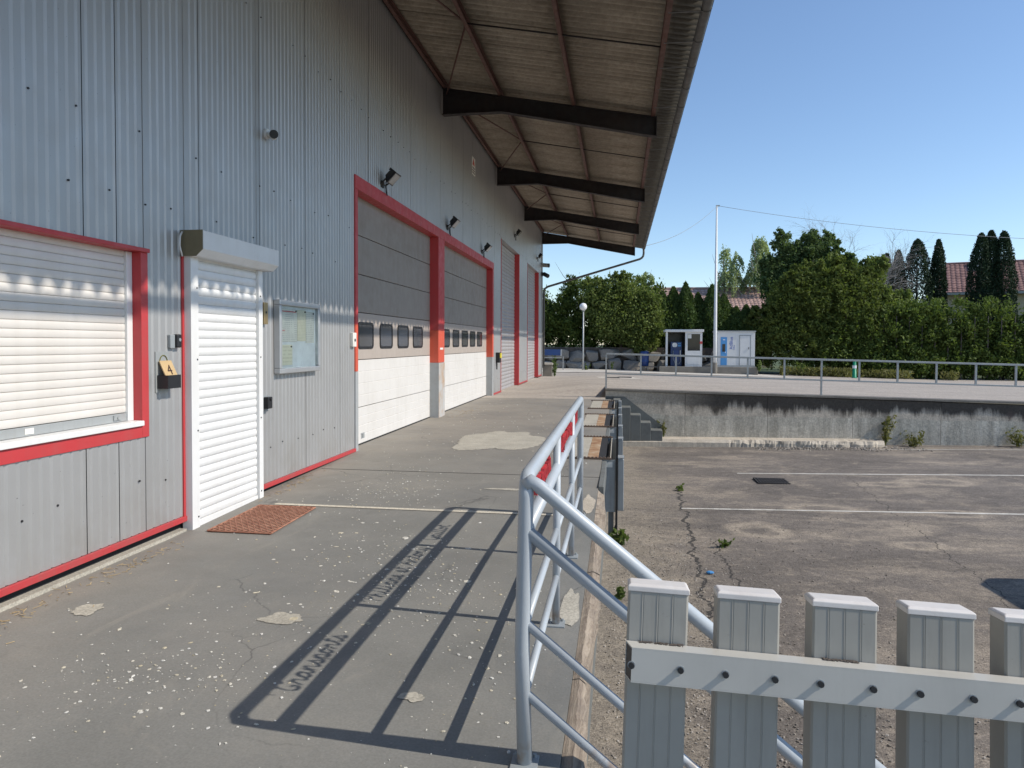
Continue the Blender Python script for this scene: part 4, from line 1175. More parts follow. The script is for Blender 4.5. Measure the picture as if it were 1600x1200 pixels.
GL = {
 'T': ([[(-0.5,1.25),(-0.5,1.7),(-0.15,1.95),(0.3,1.7),(0.7,1.72),(1.15,2.0),(1.25,1.7),(0.95,1.5)],[(0.55,1.72),(0.36,1.2),(0.30,0.5),(0.5,0.05),(0.9,0.08),(1.02,0.45),(0.78,0.6)]],1.2),
 'r': ([[(0.0,0.0),(0.22,0.75),(0.26,1.1),(0.34,0.85),(0.6,0.88),(0.58,0.3),(0.72,0.0),(0.95,0.15)]],0.95),
 'a': ([[(0.0,0.15),(0.3,0.9),(0.65,0.9),(0.35,1.0),(0.08,0.6),(0.12,0.1),(0.4,0.02),(0.68,0.5),(0.74,0.98),(0.70,0.3),(0.85,0.0),(1.05,0.15)]],1.05),
 'n': ([[(0.0,0.15),(0.12,0.95),(0.17,0.5),(0.17,0.0),(0.24,0.55),(0.42,0.98),(0.6,0.85),(0.62,0.3),(0.76,0.0),(1.0,0.15)]],1.0),
 's': ([[(0.0,0.15),(0.28,0.7),(0.38,1.1),(0.48,0.7),(0.62,0.3),(0.42,0.0),(0.18,0.12),(0.45,0.0),(0.8,0.15)]],0.8),
 'p': ([[(0.0,0.15),(0.18,0.95),(0.2,0.2),(0.17,-0.75),(0.22,0.3),(0.34,0.9),(0.6,0.98),(0.74,0.5),(0.6,0.05),(0.36,0.1),(0.7,0.0),(0.95,0.15)]],0.95),
 'o': ([[(0.0,0.15),(0.3,0.9),(0.5,0.98),(0.18,0.85),(0.08,0.4),(0.3,0.0),(0.6,0.3),(0.6,0.8),(0.42,0.98),(0.65,0.8),(0.95,0.8)]],0.9),
 't': ([[(0.0,0.15),(0.22,0.9),(0.32,1.75),(0.28,0.6),(0.4,0.0),(0.7,0.15)],[(0.08,1.2),(0.62,1.28)]],0.7),
 'h': ([[(0.0,0.15),(0.32,1.3),(0.34,1.95),(0.2,1.9),(0.15,0.8),(0.13,0.0),(0.22,0.6),(0.45,0.98),(0.6,0.7),(0.62,0.2),(0.76,0.0),(0.95,0.15)]],0.95),
 'i': ([[(0.0,0.15),(0.18,0.98),(0.18,0.3),(0.32,0.0),(0.6,0.15)],[(0.18,1.35),(0.24,1.5)]],0.6),
 'l': ([[(0.0,0.15),(0.32,1.3),(0.34,1.95),(0.2,1.9),(0.15,0.8),(0.2,0.1),(0.38,0.0),(0.6,0.15)]],0.6),
 'e': ([[(0.0,0.15),(0.38,0.5),(0.46,0.85),(0.3,1.0),(0.1,0.6),(0.16,0.1),(0.4,0.0),(0.7,0.15)]],0.7),
 'y': ([[(0.0,0.15),(0.12,0.95),(0.14,0.4),(0.3,0.1),(0.52,0.4),(0.6,0.98),(0.58,0.0),(0.5,-0.6),(0.28,-0.75),(0.2,-0.5),(0.6,0.0),(0.8,0.15)]],0.8),
 'P': ([[(0.35,-0.1),(0.38,1.0),(0.42,1.85)],[(-0.1,1.3),(0.1,1.85),(0.7,2.0),(1.0,1.6),(0.8,1.1),(0.4,1.0)]],1.05),
 'A': ([[(-0.05,0.0),(0.3,0.9),(0.58,1.95),(0.68,1.95),(0.72,1.0),(0.8,0.0),(1.0,0.15)],[(0.15,0.75),(0.75,0.85)]],1.0),
 'G': ([[(1.0,1.6),(0.7,2.0),(0.2,1.7),(0.05,0.9),(0.3,0.1),(0.7,0.15),(0.95,0.95),(0.95,0.2),(0.88,-0.5),(0.55,-0.75),(0.45,-0.5),(1.05,0.15)]],1.05),
 ' ': ([],0.6)}
def catmull(P, n=5):
    P = [Vector(p) for p in P]; Q = [P[0]*2-P[1]] + P + [P[-1]*2-P[-2]]
    out = []
    for i in range(1, len(Q)-2):
        p0,p1,p2,p3 = Q[i-1:i+3]
        for j in range(n):
            t_=j/n
            out.append(0.5*((2*p1)+(p2-p0)*t_+(2*p0-5*p1+4*p2-p3)*t_*t_+(3*p1-p0-3*p2+p3)*t_**3))
    out.append(Q[-2]); return out
def script(word, y0, y1, zb, sc):
    W_ = sum(GL[c][1] for c in word); sx = (y1-y0)/W_
    m = MB(); cx = 0
    hx, hw = 0.0085, 0.0031
    for ch in word:
        for st in GL[ch][0]:
            P = catmull(st, 5)
            P = [Vector((y0+(cx+p.x)*sx, zb+p.y*sc)) for p in P]
            b = len(m.v); n = len(P)
            for i, p in enumerate(P):
                d = (P[min(i+1,n-1)]-P[max(i-1,0)])
                d = d.normalized() if d.length > 1e-6 else Vector((1,0))
                q = Vector((-d.y,d.x))*hw
                m.v += [(XRL-hx,p.x+q.x,p.y+q.y),(XRL+hx,p.x+q.x,p.y+q.y),(XRL+hx,p.x-q.x,p.y-q.y),(XRL-hx,p.x-q.x,p.y-q.y)]
            for i in range(n-1):
                for j in range(4):
                    j2=(j+1)%4; m.f.append((b+i*4+j,b+i*4+j2,b+(i+1)*4+j2,b+(i+1)*4+j))
            m.f += [(b+3,b+2,b+1,b),(b+4*n-4,b+4*n-3,b+4*n-2,b+4*n-1)]
        cx += GL[ch][1]
    return m
zb, sc = ZR[1]+0.029+0.036, 0.057
for w_, a, b in (('Transports',2.90,3.55),('Philippe et Antony',4.05,5.22),('Gaillot',5.42,5.86)):
    obj('lettering', script(w_, a, b, zb, sc), MT['red_script'], rl)

# hidden concrete stair under the handrail
m = MB()
for i in range(6):
    m.box(XE+0.003+0.26*i,XE+0.003+0.26*(i+1)-0.001,1.46,2.56,-1.4,-0.08-0.155*(i+1))
struct('yard_stair', m, MT['conc_dark'], bevel=0.008)

# ------------------------------------------------------------------ white PVC picket gate
ft = thing('picket_gate', 'white plastic picket gate close to the viewer at the head of the yard stair', 'gate', (0.3,1.1,-0.08))
A3 = Vector((1.0,0.0,-0.030)).normalized()              # along the rail
NF = Vector((0.0,-1.0,0.11)).normalized()                  # towards the camera
UPF = A3.cross(NF).normalized(); UPF = UPF if UPF.z > 0 else -UPF
NF = UPF.cross(A3) if UPF.cross(A3).y < 0 else -UPF.cross(A3)
O = Vector((0.0144, 1.1016, 1.0453))                            # left end of the rail
PW, PT = 0.0905, 0.046
RAILH, RAILD = 0.0505, 0.034
def fp(s_, n_, h_): return O + A3*s_ + NF*n_ + UPF*h_
starts = [0.0015,0.1352,0.2723,0.4045,0.5345,0.665]
for i, s0 in enumerate(starts):
    top = 0.074
    m = MB()
    pr = [(0.003,-PT),(PW-0.003,-PT),(PW,-PT+0.003),(PW,-0.003),(PW-0.003,0.0)]
    for q in (3,2,1):
        c_ = PW*q/4; pr += [(c_+0.0013,0.0),(c_+0.0010,-0.0006),(c_-0.0003,-0.0006),(c_-0.0011,0.0006),(c_-0.0016,0.0)]
    pr += [(0.003,0.0),(0.0,-0.003),(0.0,-PT+0.003)]
    m.prism(pr, lambda a,b,h: tuple(fp(s0+a,b,h)), -1.0, top)
    pk = obj('picket', m, MT['picket'], ft)
    m = MB()
    e = 0.0012
    lo = [fp(s0-e,e,top+0.0004),fp(s0+PW+e,e,top+0.0004),fp(s0+PW+e,-PT-e,top+0.0004),fp(s0-e,-PT-e,top+0.0004)]
    md = [p+UPF*0.008 for p in lo]
    hi = [fp(s0+0.003,-0.005,top+0.0115),fp(s0+PW-0.003,-0.005,top+0.0115),fp(s0+PW-0.003,-PT+0.004,top+0.0115),fp(s0+0.003,-PT+0.004,top+0.0115)]
    m.add(lo+md+hi, [(3,2,1,0),(8,9,10,11)]+[(i_,(i_+1)%4,4+(i_+1)%4,4+i_) for i_ in range(4)]+[(4+i_,4+(i_+1)%4,8+(i_+1)%4,8+i_) for i_ in range(4)])
    obj('picket_cap', m, MT['cap'], pk, bevel=0.0012)
for hh in (0.0, -0.72):
    m = MB(); L = 0.82; th = 0.002
    # hollow box rail, open at the left end
    def bx(s0,s1,n0,n1,h0,h1):
        vs=[fp(s_,n_,h_) for h_ in (h0,h1) for s_,n_ in ((s0,n0),(s1,n0),(s1,n1),(s0,n1))]
        m.add(vs,[(0,3,2,1),(4,5,6,7),(0,1,5,4),(1,2,6,5),(2,3,7,6),(3,0,4,7)])
    def plate(h0, h1):
        m.prism([(0,0.001),(L,0.001),(L,RAILD),(0.0085,RAILD)], lambda a,b,h: tuple(fp(a,b,h)), h0, h1)
    plate(hh-th,hh); plate(hh-RAILH,hh-RAILH+th)
    bx(0.0085,L,RAILD-th,RAILD,hh-RAILH+th+0.0001,hh-th-0.0001); bx(0,L,0.001,0.001+th,hh-RAILH+th+0.0001,hh-th-0.0001)
    r_ = obj('cross_rail', m, MT['pvc'], ft)
    if hh == 0.0:
        m = MB(); m.prism([(0.0012,0.0035),(0.006,0.0035),(0.013,RAILD-0.0025),(0.0086,RAILD-0.0025)], lambda a,b,h: tuple(fp(a,b,h)), hh-RAILH+0.0025, hh-0.0025); obj('hollow_shade', m, MT['black'], r_)  # black block painting the darkness inside the open rail end
    for bs in (0.0085,0.0797,0.1436,0.2125,0.2749,0.3456,0.4074,0.4763,0.5349,0.603,0.667,0.735):
        m = MB(); p = fp(bs,RAILD,hh-RAILH*0.50)
        m.tube([p, p+NF*0.0012],0.0058,12)
        bt = obj('bolt', m, MT['steel'], ft)
        m = MB(); m.tube([p+NF*0.0013, p+NF*0.0062],0.0044,8); obj('bolt_head', m, MT['black'], bt)
# dirt on the rail
m = MB()
for (a,b) in ((0.02,0.085),(0.285,0.335)):
    for i in range(110):
        s_=random.uniform(a,b); n_=random.uniform(0.001,0.009); r_=random.uniform(0.0005,0.0016)
        p=fp(s_,n_,r_*0.6); m.obox(p,A3,NF,UPF,r_,r_,r_*0.6)
o = obj('dirt', m, MT['bark'], ft, kind='stuff', recalc=False)

# ------------------------------------------------------------------ railing of the raised yard
t = thing('yard_railing', 'low galvanised railing along the top of the retaining wall', 'railing', (5,YP,0.2))
zp = lambda x: zupper(x, YP)
YRL = YP+0.06
m = MB(); m.prism([(-0.345,zp(-.345)+0.925),(17,zp(17)+0.925),(17,zp(17)+0.975),(-0.345,zp(-.345)+0.975)], lambda a,b,h:(a,h,b), YRL-0.025, YRL+0.025)
obj('top_rail', m, MT['galv'], t, bevel=0.005)
m = MB(); m.prism([(-0.32,zp(-.32)+0.385),(17,zp(17)+0.385),(17,zp(17)+0.425),(-0.32,zp(-.32)+0.425)], lambda a,b,h:(a,h,b), YRL-0.02, YRL+0.02)
obj('lower_rail', m, MT['galv'], t, bevel=0.004)
x = -0.345; i = 0
xsn = [-0.345+0.942*j for j in range(18)]
for j, x in enumerate(xsn):
    full = j % 6 == 0
    m = MB(); w_ = 0.022
    m.box(x-w_,x+w_,YRL-0.0185,YRL+0.0185,zp(x)-0.01 if full else zp(x)+0.424,zp(x)+0.926)
    obj('post', m, MT['galv'], t)

# ------------------------------------------------------------------ far yard: kiosk, dispenser, cabinet, barrel...
zk = 0.0
m = MB(); m.box(2.35,7.9,42.7,45.2,-0.6,0.175)
tag(obj('concrete_plinth', m, MT['conc_dark'], bevel=0.02), 'low concrete plinth under the fuel kiosk and white cabinet', 'plinth')
t = thing('fuel_kiosk', 'white open-fronted fuel kiosk with a flat roof and half glazed door panel', 'kiosk', (3.8,43.5,0.18))
m = MB(); m.box(2.68,4.88,42.9,44.9,2.19,2.34); obj('roof', m, MT['cabin'], t, bevel=0.02)
for x in (2.76,): 
    m = MB(); m.box(x-0.045,x+0.07,43.0,43.12,0.176,2.189); obj('post', m, MT['cabin'], t)
m = MB(); m.box(2.72,4.82,44.8,44.86,0.176,2.189); obj('back_panel', m, MT['van'], t)
m = MB(); m.box(2.72,2.76,43.13,44.79,0.176,2.189); obj('side_panel', m, MT['dkglass'], t)
m = MB(); m.box(4.775,4.82,43.13,44.79,0.176,2.189); obj('side_panel', m, MT['cabin'], t)
fp0 = obj('front_panel', MB().box(3.83,4.80,43.0,43.05,0.176,1.10), MT['cabin'], t)
m = MB(); m.box(3.83,3.97,43.0,43.05,1.101,2.189); m.box(4.68,4.80,43.0,43.05,1.101,2.189); m.box(3.971,4.679,43.0,43.05,2.08,2.189); obj('window_frame', m, MT['cabin'], fp0)
m = MB(); m.box(3.971,4.679,43.02,43.03,1.101,2.079); obj('pane', m, MT['dkglass'], fp0)
m = MB(); m.box(3.95,4.65,42.992,42.999,0.3,0.88); obj('door_inset', m, MT['cabin'], fp0, bevel=0.006)
m = MB(); m.box(3.98,4.18,42.985,42.998,1.82,2.06); obj('notice', m, MT['paperw'], fp0)
m = MB(); m.box(4.12,4.34,43.2,43.21,1.1,1.38); m.box(4.44,4.66,43.3,43.31,1.1,1.62); obj('inside_papers', m, MT['board'], fp0)
m = MB(); m.box(4.66,4.80,42.96,42.998,1.5,1.64); obj('red_box', m, MT['red'], t, bevel=0.01)
t = thing('fuel_dispenser', 'dark blue fuel dispenser with round display inside the white kiosk', 'fuel pump', (3.35,43.7,0.18))
m = MB(); m.box(3.02,3.68,43.4,43.85,0.176,1.62); obj('body', m, MT['blue'], t, bevel=0.03)
m = MB(); m.prism(rrect(3.12,3.40,1.30,1.56,0.1), lambda a,b,h:(a,h,b), 43.37, 43.398); obj('display', m, MT['board'], t)
m = MB(); m.box(3.44,3.62,43.385,43.399,1.34,1.44); m.box(3.44,3.62,43.385,43.399,1.48,1.55); obj('display_plate', m, MT['ltblue'], t)
m = MB(); m.box(3.2,3.5,43.38,43.399,0.5,1.15); obj('front_panel', m, MT['barrel'], t, bevel=0.01)
m = MB(); m.box(3.565,3.60,43.33,43.37,0.85,1.12); obj('nozzle', m, MT['white'], t)
m = MB(); m.tube([(3.58,43.35,0.85),(3.62,43.3,0.5),(3.5,43.3,0.3),(3.3,43.3,0.32),(3.18,43.33,0.6),(3.17,43.36,1.1)],0.018,6); obj('hose', m, MT['galv'], t, smooth=True)
t = thing('fluid_cabinet', 'white equipment cabinet with a light blue panel and vertical blue lettering', 'cabinet', (6.7,43.6,0.2))
m = MB(); m.box(5.66,7.76,43.0,44.9,0.26,2.20); cb = obj('body', m, MT['cabin'], t, bevel=0.01)
m = MB(); m.box(5.60,7.80,42.95,44.95,2.201,2.27); obj('roof', m, MT['galv'], t)
m = MB(); m.box(5.64,7.78,42.98,44.92,0.176,0.259); obj('base_frame', m, MT['galv'], t)
m = MB(); m.box(5.84,6.20,42.985,42.999,0.27,1.90); bp_ = obj('blue_panel', m, MT['ltblue'], t)
m = MB(); m.box(5.93,6.10,42.975,42.984,1.05,1.50); obj('screen', m, MT['dkglass'], bp_)
m = MB(); m.box(5.97,6.09,42.978,42.984,1.72,1.77); m.box(6.09,6.13,42.978,42.984,0.98,1.06); obj('panel_mark', m, MT['white_print'], bp_)
text('AdBlue', 0.25, (6.44,42.996,1.55), (0,0,1), (-1,0,0), MT['inkblue'], cb)
text('AdBlue', 0.10, (6.60,42.996,1.30), (0,0,1), (-1,0,0), MT['inkblue'], cb)
m = MB(); m.box(6.88,6.92,42.985,42.999,0.27,2.02); m.box(7.50,7.54,42.985,42.999,0.27,2.02); m.box(6.921,7.499,42.985,42.999,1.98,2.02); df = obj('door_frame', m, MT['steel'], t)
m = MB(); m.box(6.93,7.49,42.99,42.999,0.28,1.97); obj('door', m, MT['cabin'], t)
m = MB(); m.box(7.40,7.43,42.96,42.985,1.2,1.32); obj('handle', m, MT['black'], t)

m = MB(); m.tube([(5.49,42.7,-0.15),(5.49,42.7,1.8),(5.49,42.7,9.42)],[0.115,0.10,0.045],12)
t = thing('flagpole', 'tall bare white flagpole standing between the kiosk and the cabinet', 'flagpole', (5.49,42.7,-0.1))
obj('mast', m, MT['cabin'], t, smooth=True)
m = MB(); m.box(5.44,5.66,42.66,42.74,9.40,9.47); obj('truck', m, MT['galv'], t)
m = MB(); m.tube([(5.49,42.7,-0.2),(5.49,42.7,0.42)],0.14,12); obj('sleeve', m, MT['conc_dark'], t)
def wire(name, a, b, sag, label):
    a, b = Vector(a), Vector(b)
    m = MB(); m.tube([a.lerp(b,i/16)-Vector((0,0,sag*4*(i/16)*(1-i/16))) for i in range(17)],0.011,4)
    tag(obj(name, m, MT['steel'], smooth=True), label, 'cable')
wire('overhead_cable', (5.5,42.7,9.4), (1.15,33.3,5.95), 0.35, 'thin cable sagging from the flagpole top to the canopy corner')
wire('overhead_cable', (5.5,42.7,9.44), (27.0,42.0,6.9), 0.45, 'thin cable running from the flagpole top across the sky to the right')

t = thing('street_lamp', 'slim grey lamp post with a white globe in front of the hedge', 'street lamp', (-2.12,43.0,-0.1))
m = MB(); m.tube([(-2.12,43,-0.15),(-2.12,43,1.0),(-2.12,43,3.5)],[0.06,0.05,0.04],10); obj('pole', m, MT['galv'], t, smooth=True)
m = MB(); m.ball((-2.13,43,3.68),0.225,20,14); obj('globe', m, MT['globe'], t, smooth=True)
m = MB(); m.tube([(-2.12,43,3.42),(-2.12,43,3.50)],0.08,10); obj('collar', m, MT['galv'], t)

t = thing('barrel', 'upright blue plastic barrel on a low pallet beside the stone wall', 'barrel', (1.52,43.6,0.15))
m = MB(); pr = [(0.22,0.16),(0.245,0.19),(0.255,0.4),(0.265,0.42),(0.255,0.44),(0.26,0.75),(0.27,0.77),(0.26,0.79),(0.25,0.98),(0.22,1.04),(0.0,1.04)]
n=18
for r_,z_ in pr: m.v += [(1.52+r_*math.cos(2*math.pi*i/n),43.6+r_*math.sin(2*math.pi*i/n),z_) for i in range(n)]
for j in range(len(pr)-1):
    for i in range(n): m.f.append((j*n+i,j*n+(i+1)%n,(j+1)*n+(i+1)%n,(j+1)*n+i))
obj('body', m, MT['barrel'], t, smooth=True)
m = MB(); m.tube([(1.62,43.55,1.04),(1.62,43.55,1.09)],0.05,10); obj('bung', m, MT['steel'], t)
t = thing('pallet', 'low weathered pallet under the blue barrel', 'pallet', (1.6,43.6,0))
for i in range(5):
    m = MB(); m.box(0.95,2.45,43.15+i*0.2,43.29+i*0.2,0.105,0.135); obj('board', m, MT['timber'], t)
for x in (0.97,1.65,2.33):
    m = MB(); m.box(x,x+0.1,43.15,44.1,-0.1,0.104); obj('bearer', m, MT['timber'], t)

t = thing('advert_bench', 'blue backed bench with white lettering standing at the warehouse corner', 'bench', (-4.1,43,0))
m = MB(); m.obox((-4.35,42.9,0.95),(1,0,0),(0,0.35,0.94),(0,-0.94,0.35),0.95,0.19,0.02); bb = obj('backrest', m, MT['blue'], t, bevel=0.01)
text('RELAIS ROUTIER', 0.16, (-4.35,42.872,0.92), (1,0,0), (0,0.35,0.94), MT['white_print'], bb)
m = MB(); m.obox((-3.42,42.9,0.93),(1,0,0),(0,0.35,0.94),(0,-0.94,0.35),0.035,0.21,0.035); obj('end_cap', m, MT['galv'], bb)
m = MB(); m.box(-5.3,-3.4,42.35,42.8,0.62,0.67); obj('seat', m, MT['galv'], t)
for x in (-5.2,-3.28):
    m = MB(); m.box(x-0.03,x+0.03,42.6,42.66,-0.1,0.72); obj('leg', m, MT['galv'], t)

t = thing('concrete_block', 'square concrete planter block at the foot of the warehouse corner', 'block', (-3.33,33.4,-0.15))
m = MB(); m.box(-3.53,-3.10,33.42+0.05,34.1,-0.25,0.48); obj('body', m, MT['conc_dark'], t, bevel=0.015)
m = MB(); m.box(-3.56,-3.05,33.42,34.15,0.481,0.575); obj('cap', m, MT['conc'], t, bevel=0.015)

t = thing('bollard', 'green flexible bollard with white band in front of the dark hedge', 'bollard', (13.2,43,-0.4))
zb_ = zupper(13.2,43)
m = MB(); m.tube([(13.2,43,zb_),(13.2,43,zb_+0.05),(13.2,43,zb_+0.9)],[0.16,0.12,0.085],12); obj('post', m, MT['green'], t, smooth=True)
m = MB(); m.tube([(13.2,43,zb_+0.55),(13.2,43,zb_+0.72)],0.112,12); obj('band', m, MT['white_print'], t)
m = MB(); m.ball((13.2,43,zb_+0.92),0.09,10,6); obj('knob', m, MT['green'], t, smooth=True)
# manhole covers
for (x,y) in ((-0.25,29.3),(0.25,30.1)):
    m = MB(); m.box(x-0.28,x+0.28,y-0.25,y+0.25,zupper(x,y)+0.008,zupper(x,y)+0.03)
    tag(obj('manhole_cover', m, MT['manhole']), 'dark iron manhole cover in the pale surround, ' + ('nearer one' if y < 29.9 else 'farther one'), 'manhole cover')
# drain grate in the lower yard
zz0 = zyard(2.9,14.1)
t = thing('drain_grate', 'rectangular iron drain grate in the lower yard asphalt', 'drain', (2.9,14.1,zz0))
m = MB(); m.box(2.60,3.18,13.86,14.42,zz0-0.01,zz0+0.006); obj('pit', m, MT['dark_gap'], t)
m = MB()
for i in range(11): m.box(2.60+i*0.055,2.622+i*0.055,13.86,14.42,zz0+0.0065,zz0+0.02)
for j in range(4): m.box(2.60,3.18,13.90+j*0.15,13.925+j*0.15,zz0+0.0205,zz0+0.026)
obj('bars', m, MT['manhole'], t)
# blue scrap
m = MB(); m.ball((1.02,8.12,zyard(1,8.1)+0.02),0.035,8,5,1.3,0.8,0.5)
tag(obj('bottle_cap', m, MT['ltblue']), 'small crumpled blue plastic scrap on the gravelly yard', 'litter')

# van just outside the frame whose shadow reaches in
vx, vy = 5.95, 3.6
zv = zyard(7,5)
t = thing('parked_van', 'dark van parked in the lower yard at the right edge', 'van', (7,5.6,zv))
pr = [(vy,0.35),(vy,1.0),(vy+0.1,1.1),(vy+0.55,1.75),(vy+0.9,1.86),(vy+4.25,1.88),(vy+4.5,1.72),(vy+4.6,1.0),(vy+4.6,0.35)]
m = MB(); n=len(pr)
m.v = [(vx-0.12 if z<1.15 else vx+0.06,y,zv+z) for y,z in pr]+[(vx+1.95 if z<1.15 else vx+1.75,y,zv+z) for y,z in pr]
m.f = [tuple(range(n-1,-1,-1)),tuple(range(n,2*n))]+[(i,(i+1)%n,n+(i+1)%n,n+i) for i in range(n)]
obj('body', m, MT['van'], t, bevel=0.06, seg=3)
for x in (vx-0.1,vx+1.75):
    for y in (vy+0.85,vy+3.75):
        m = MB(); m.tube([(x,y,zv+0.33),(x+0.2,y,zv+0.33)],0.33,20); w_=obj('wheel', m, MT['tyre'], t)
        m = MB(); m.tube([(x-0.01,y,zv+0.33),(x+0.21,y,zv+0.33)],0.2,16); obj('rim', m, MT['galv'], w_)
for x in (vx-0.005,):
    m = MB(); m.box(x-0.02,x+0.02,vy+1.1,vy+2.4,zv+1.2,zv+1.65); obj('side_window', m, MT['dkglass'], t)
m = MB(); m.obox((vx+0.92,vy+0.30,zv+1.43),(1,0,0),(0,0.57,0.82),(0,-0.82,0.57),0.75,0.3,0.015); obj('windscreen', m, MT['dkglass'], t)
for x in (vx+0.1,vx+1.75):
    m = MB(); m.ball((x,vy+0.0,zv+0.8),0.1,10,6,1.2,0.4,0.8); obj('headlight', m, MT['lens'], t)

# ------------------------------------------------------------------ boulder wall behind the pavement
t = thing('boulder_wall', 'dry stacked grey boulder wall below the left hedge', 'wall', (-2,45.8,0))
rr = random.Random(21)
def boulder(cx, cy, cz, w, d, h, sd):
    r_ = random.Random(sd); bm = bmesh.new()
    for i in range(18):
        v = Vector((r_.uniform(-1,1),r_.uniform(-1,1),r_.uniform(-1,1)))
        v = v.normalized()*0.98 if v.length > 0 else v
        v = Vector((math.copysign(abs(v.x)**0.6,v.x),math.copysign(abs(v.y)**0.7,v.y),math.copysign(abs(v.z)**0.6,v.z)))
        bm.verts.new((v.x*w/2, v.y*d/2, v.z*h/2))
    res = bmesh.ops.convex_hull(bm, input=bm.verts)
    bmesh.ops.delete(bm, geom=[g for g in res['geom_interior'] if isinstance(g, bmesh.types.BMVert)], context='VERTS')
    bmesh.ops.recalc_face_normals(bm, faces=bm.faces)
    me = bpy.data.meshes.new('boulder'); bm.to_mesh(me); bm.free(); me.materials.append(MT['stone'])
    return link('boulder', me, t, (cx,cy,cz))
sd = 0
for row in range(2):
    x = -8.5 + row*0.45
    while x < 6.5:
        w = rr.uniform(0.8,1.7); h = rr.uniform(0.62,0.85)
        boulder(x+w/2, 45.75+row*0.16+rr.uniform(-.06,.06), 0.10+row*0.62+rr.uniform(-.08,.08), w*1.05, 0.8, h*1.1, sd); sd += 1
        x += w*0.93
m = MB(); m.box(-9,7,46.1,46.5,-0.5,1.25); obj('earth_core', m, MT['bark'], t)

# ------------------------------------------------------------------ foliage
def leaf_mesh(name, P, N, size, mat, aspect=0.5, droop=0.0, seed=0):
    g = np.random.default_rng(seed)
    n = len(P)
    d = g.normal(size=(n,3)) + N*0.8; d[:,2] -= droop
    d /= np.linalg.norm(d,axis=1,keepdims=True)+1e-9
    s = np.cross(d, g.normal(size=(n,3))); s /= np.linalg.norm(s,axis=1,keepdims=True)+1e-9
    L = (size*g.uniform(0.6,1.4,n))[:,None]
    a = P-d*L*0.5; c = P+d*L*0.5; b = P-d*L*0.05+s*L*aspect*0.5; e = P-d*L*0.05-s*L*aspect*0.5
    V = np.stack([a,b,c,e],1).reshape(-1,3)
    me = bpy.data.meshes.new(name)
    me.vertices.add(4*n); me.vertices.foreach_set('co', V.astype(np.float32).ravel())
    me.loops.add(4*n); me.loops.foreach_set('vertex_index', np.arange(4*n,dtype=np.int32))
    me.polygons.add(n); me.polygons.foreach_set('loop_start', np.arange(0,4*n,4,dtype=np.int32))
    me.materials.append(mat); me.update(calc_edges=True); me.validate()
    return me
def ell_points(g, c, r, n, shell=0.45):
    v = g.normal(size=(n,3)); v /= np.linalg.norm(v,axis=1,keepdims=True)
    rad = (1-shell*g.random(n)**1.4)
    return np.array(c)+v*np.array(r)*rad[:,None], v
def crown(clumps, n, size, mat, name, seed, aspect=0.5, droop=0.0, zmin=None, sub=26, subr=0.28, spikes=0):
    g = np.random.default_rng(seed)
    clumps = list(clumps)
    for c in list(clumps):
        for i_ in range(spikes):
            v = g.normal(size=3); v[2] = abs(v[2])*0.9+0.25; v[1] *= 0.7; v /= np.linalg.norm(v)
            h_ = g.uniform(0.22,0.48)
            clumps.append((c[0]+v[0]*c[3]*0.98, c[1]+v[1]*c[4], c[2]+v[2]*c[5]*0.98+h_*0.2, 0.30, 0.28, h_))
    vol = np.array([c[3]*c[4]*c[5] for c in clumps])**0.67; vol = vol/vol.sum()
    PP, NN = [], []
    for c, f in zip(clumps, vol):
        k_ = max(6, int(sub*f*len(clumps)))
        tw, tn = ell_points(g, c[:3], c[3:6], k_, 0.75)       # twig clusters through the volume
        m_ = max(1, int(n*f/k_))
        for q, qn in zip(tw, tn):
            rr_ = subr*min(c[3:6])*g.uniform(0.6,1.5)
            p = q + g.normal(size=(m_,3))*rr_*0.55
            PP.append(p); NN.append(np.repeat(qn[None],m_,0)+np.array([0,0,0.4]))
    P = np.concatenate(PP); N = np.concatenate(NN)
    if zmin is not None:
        kk = P[:,2] > zmin; P, N = P[kk], N[kk]
    return leaf_mesh(name, P, N, size, mat, aspect, droop, seed+1)
def trunk_mesh(base, top, r0, limbs, seed, mat='bark'):
    r_ = random.Random(seed); m = MB(); b, tp = Vector(base), Vector(top)
    pts = [b.lerp(tp,i/6)+Vector((r_.uniform(-.06,.06),r_.uniform(-.06,.06),0))*(i>0) for i in range(7)]
    m.tube(pts,[r0*(1-0.8*i/6) for i in range(7)],8)
    for i in range(limbs):
        s_ = b.lerp(tp, r_.uniform(0.25,0.9)); a = r_.uniform(0,6.28); L = (tp-b).length*r_.uniform(0.2,0.4)
        e = s_+Vector((math.cos(a)*L*0.7,math.sin(a)*L*0.7,L*0.75)); md = s_.lerp(e,0.5)+Vector((0,0,-L*0.06))
        m.tube([s_,md,e],[r0*0.35,r0*0.22,r0*0.06],6)
    return m
def tree(name, label, cat, base, top, r0, clumps, n, size, mat, seed, group=None, **kw):
    t = thing(name, label, cat, base, group)
    obj('trunk', trunk_mesh(base, top, r0, 9, seed), MT['bark'], t, smooth=True)
    link('crown', crown(clumps, n, size, mat, 'crown', seed, **kw), t)
    return t
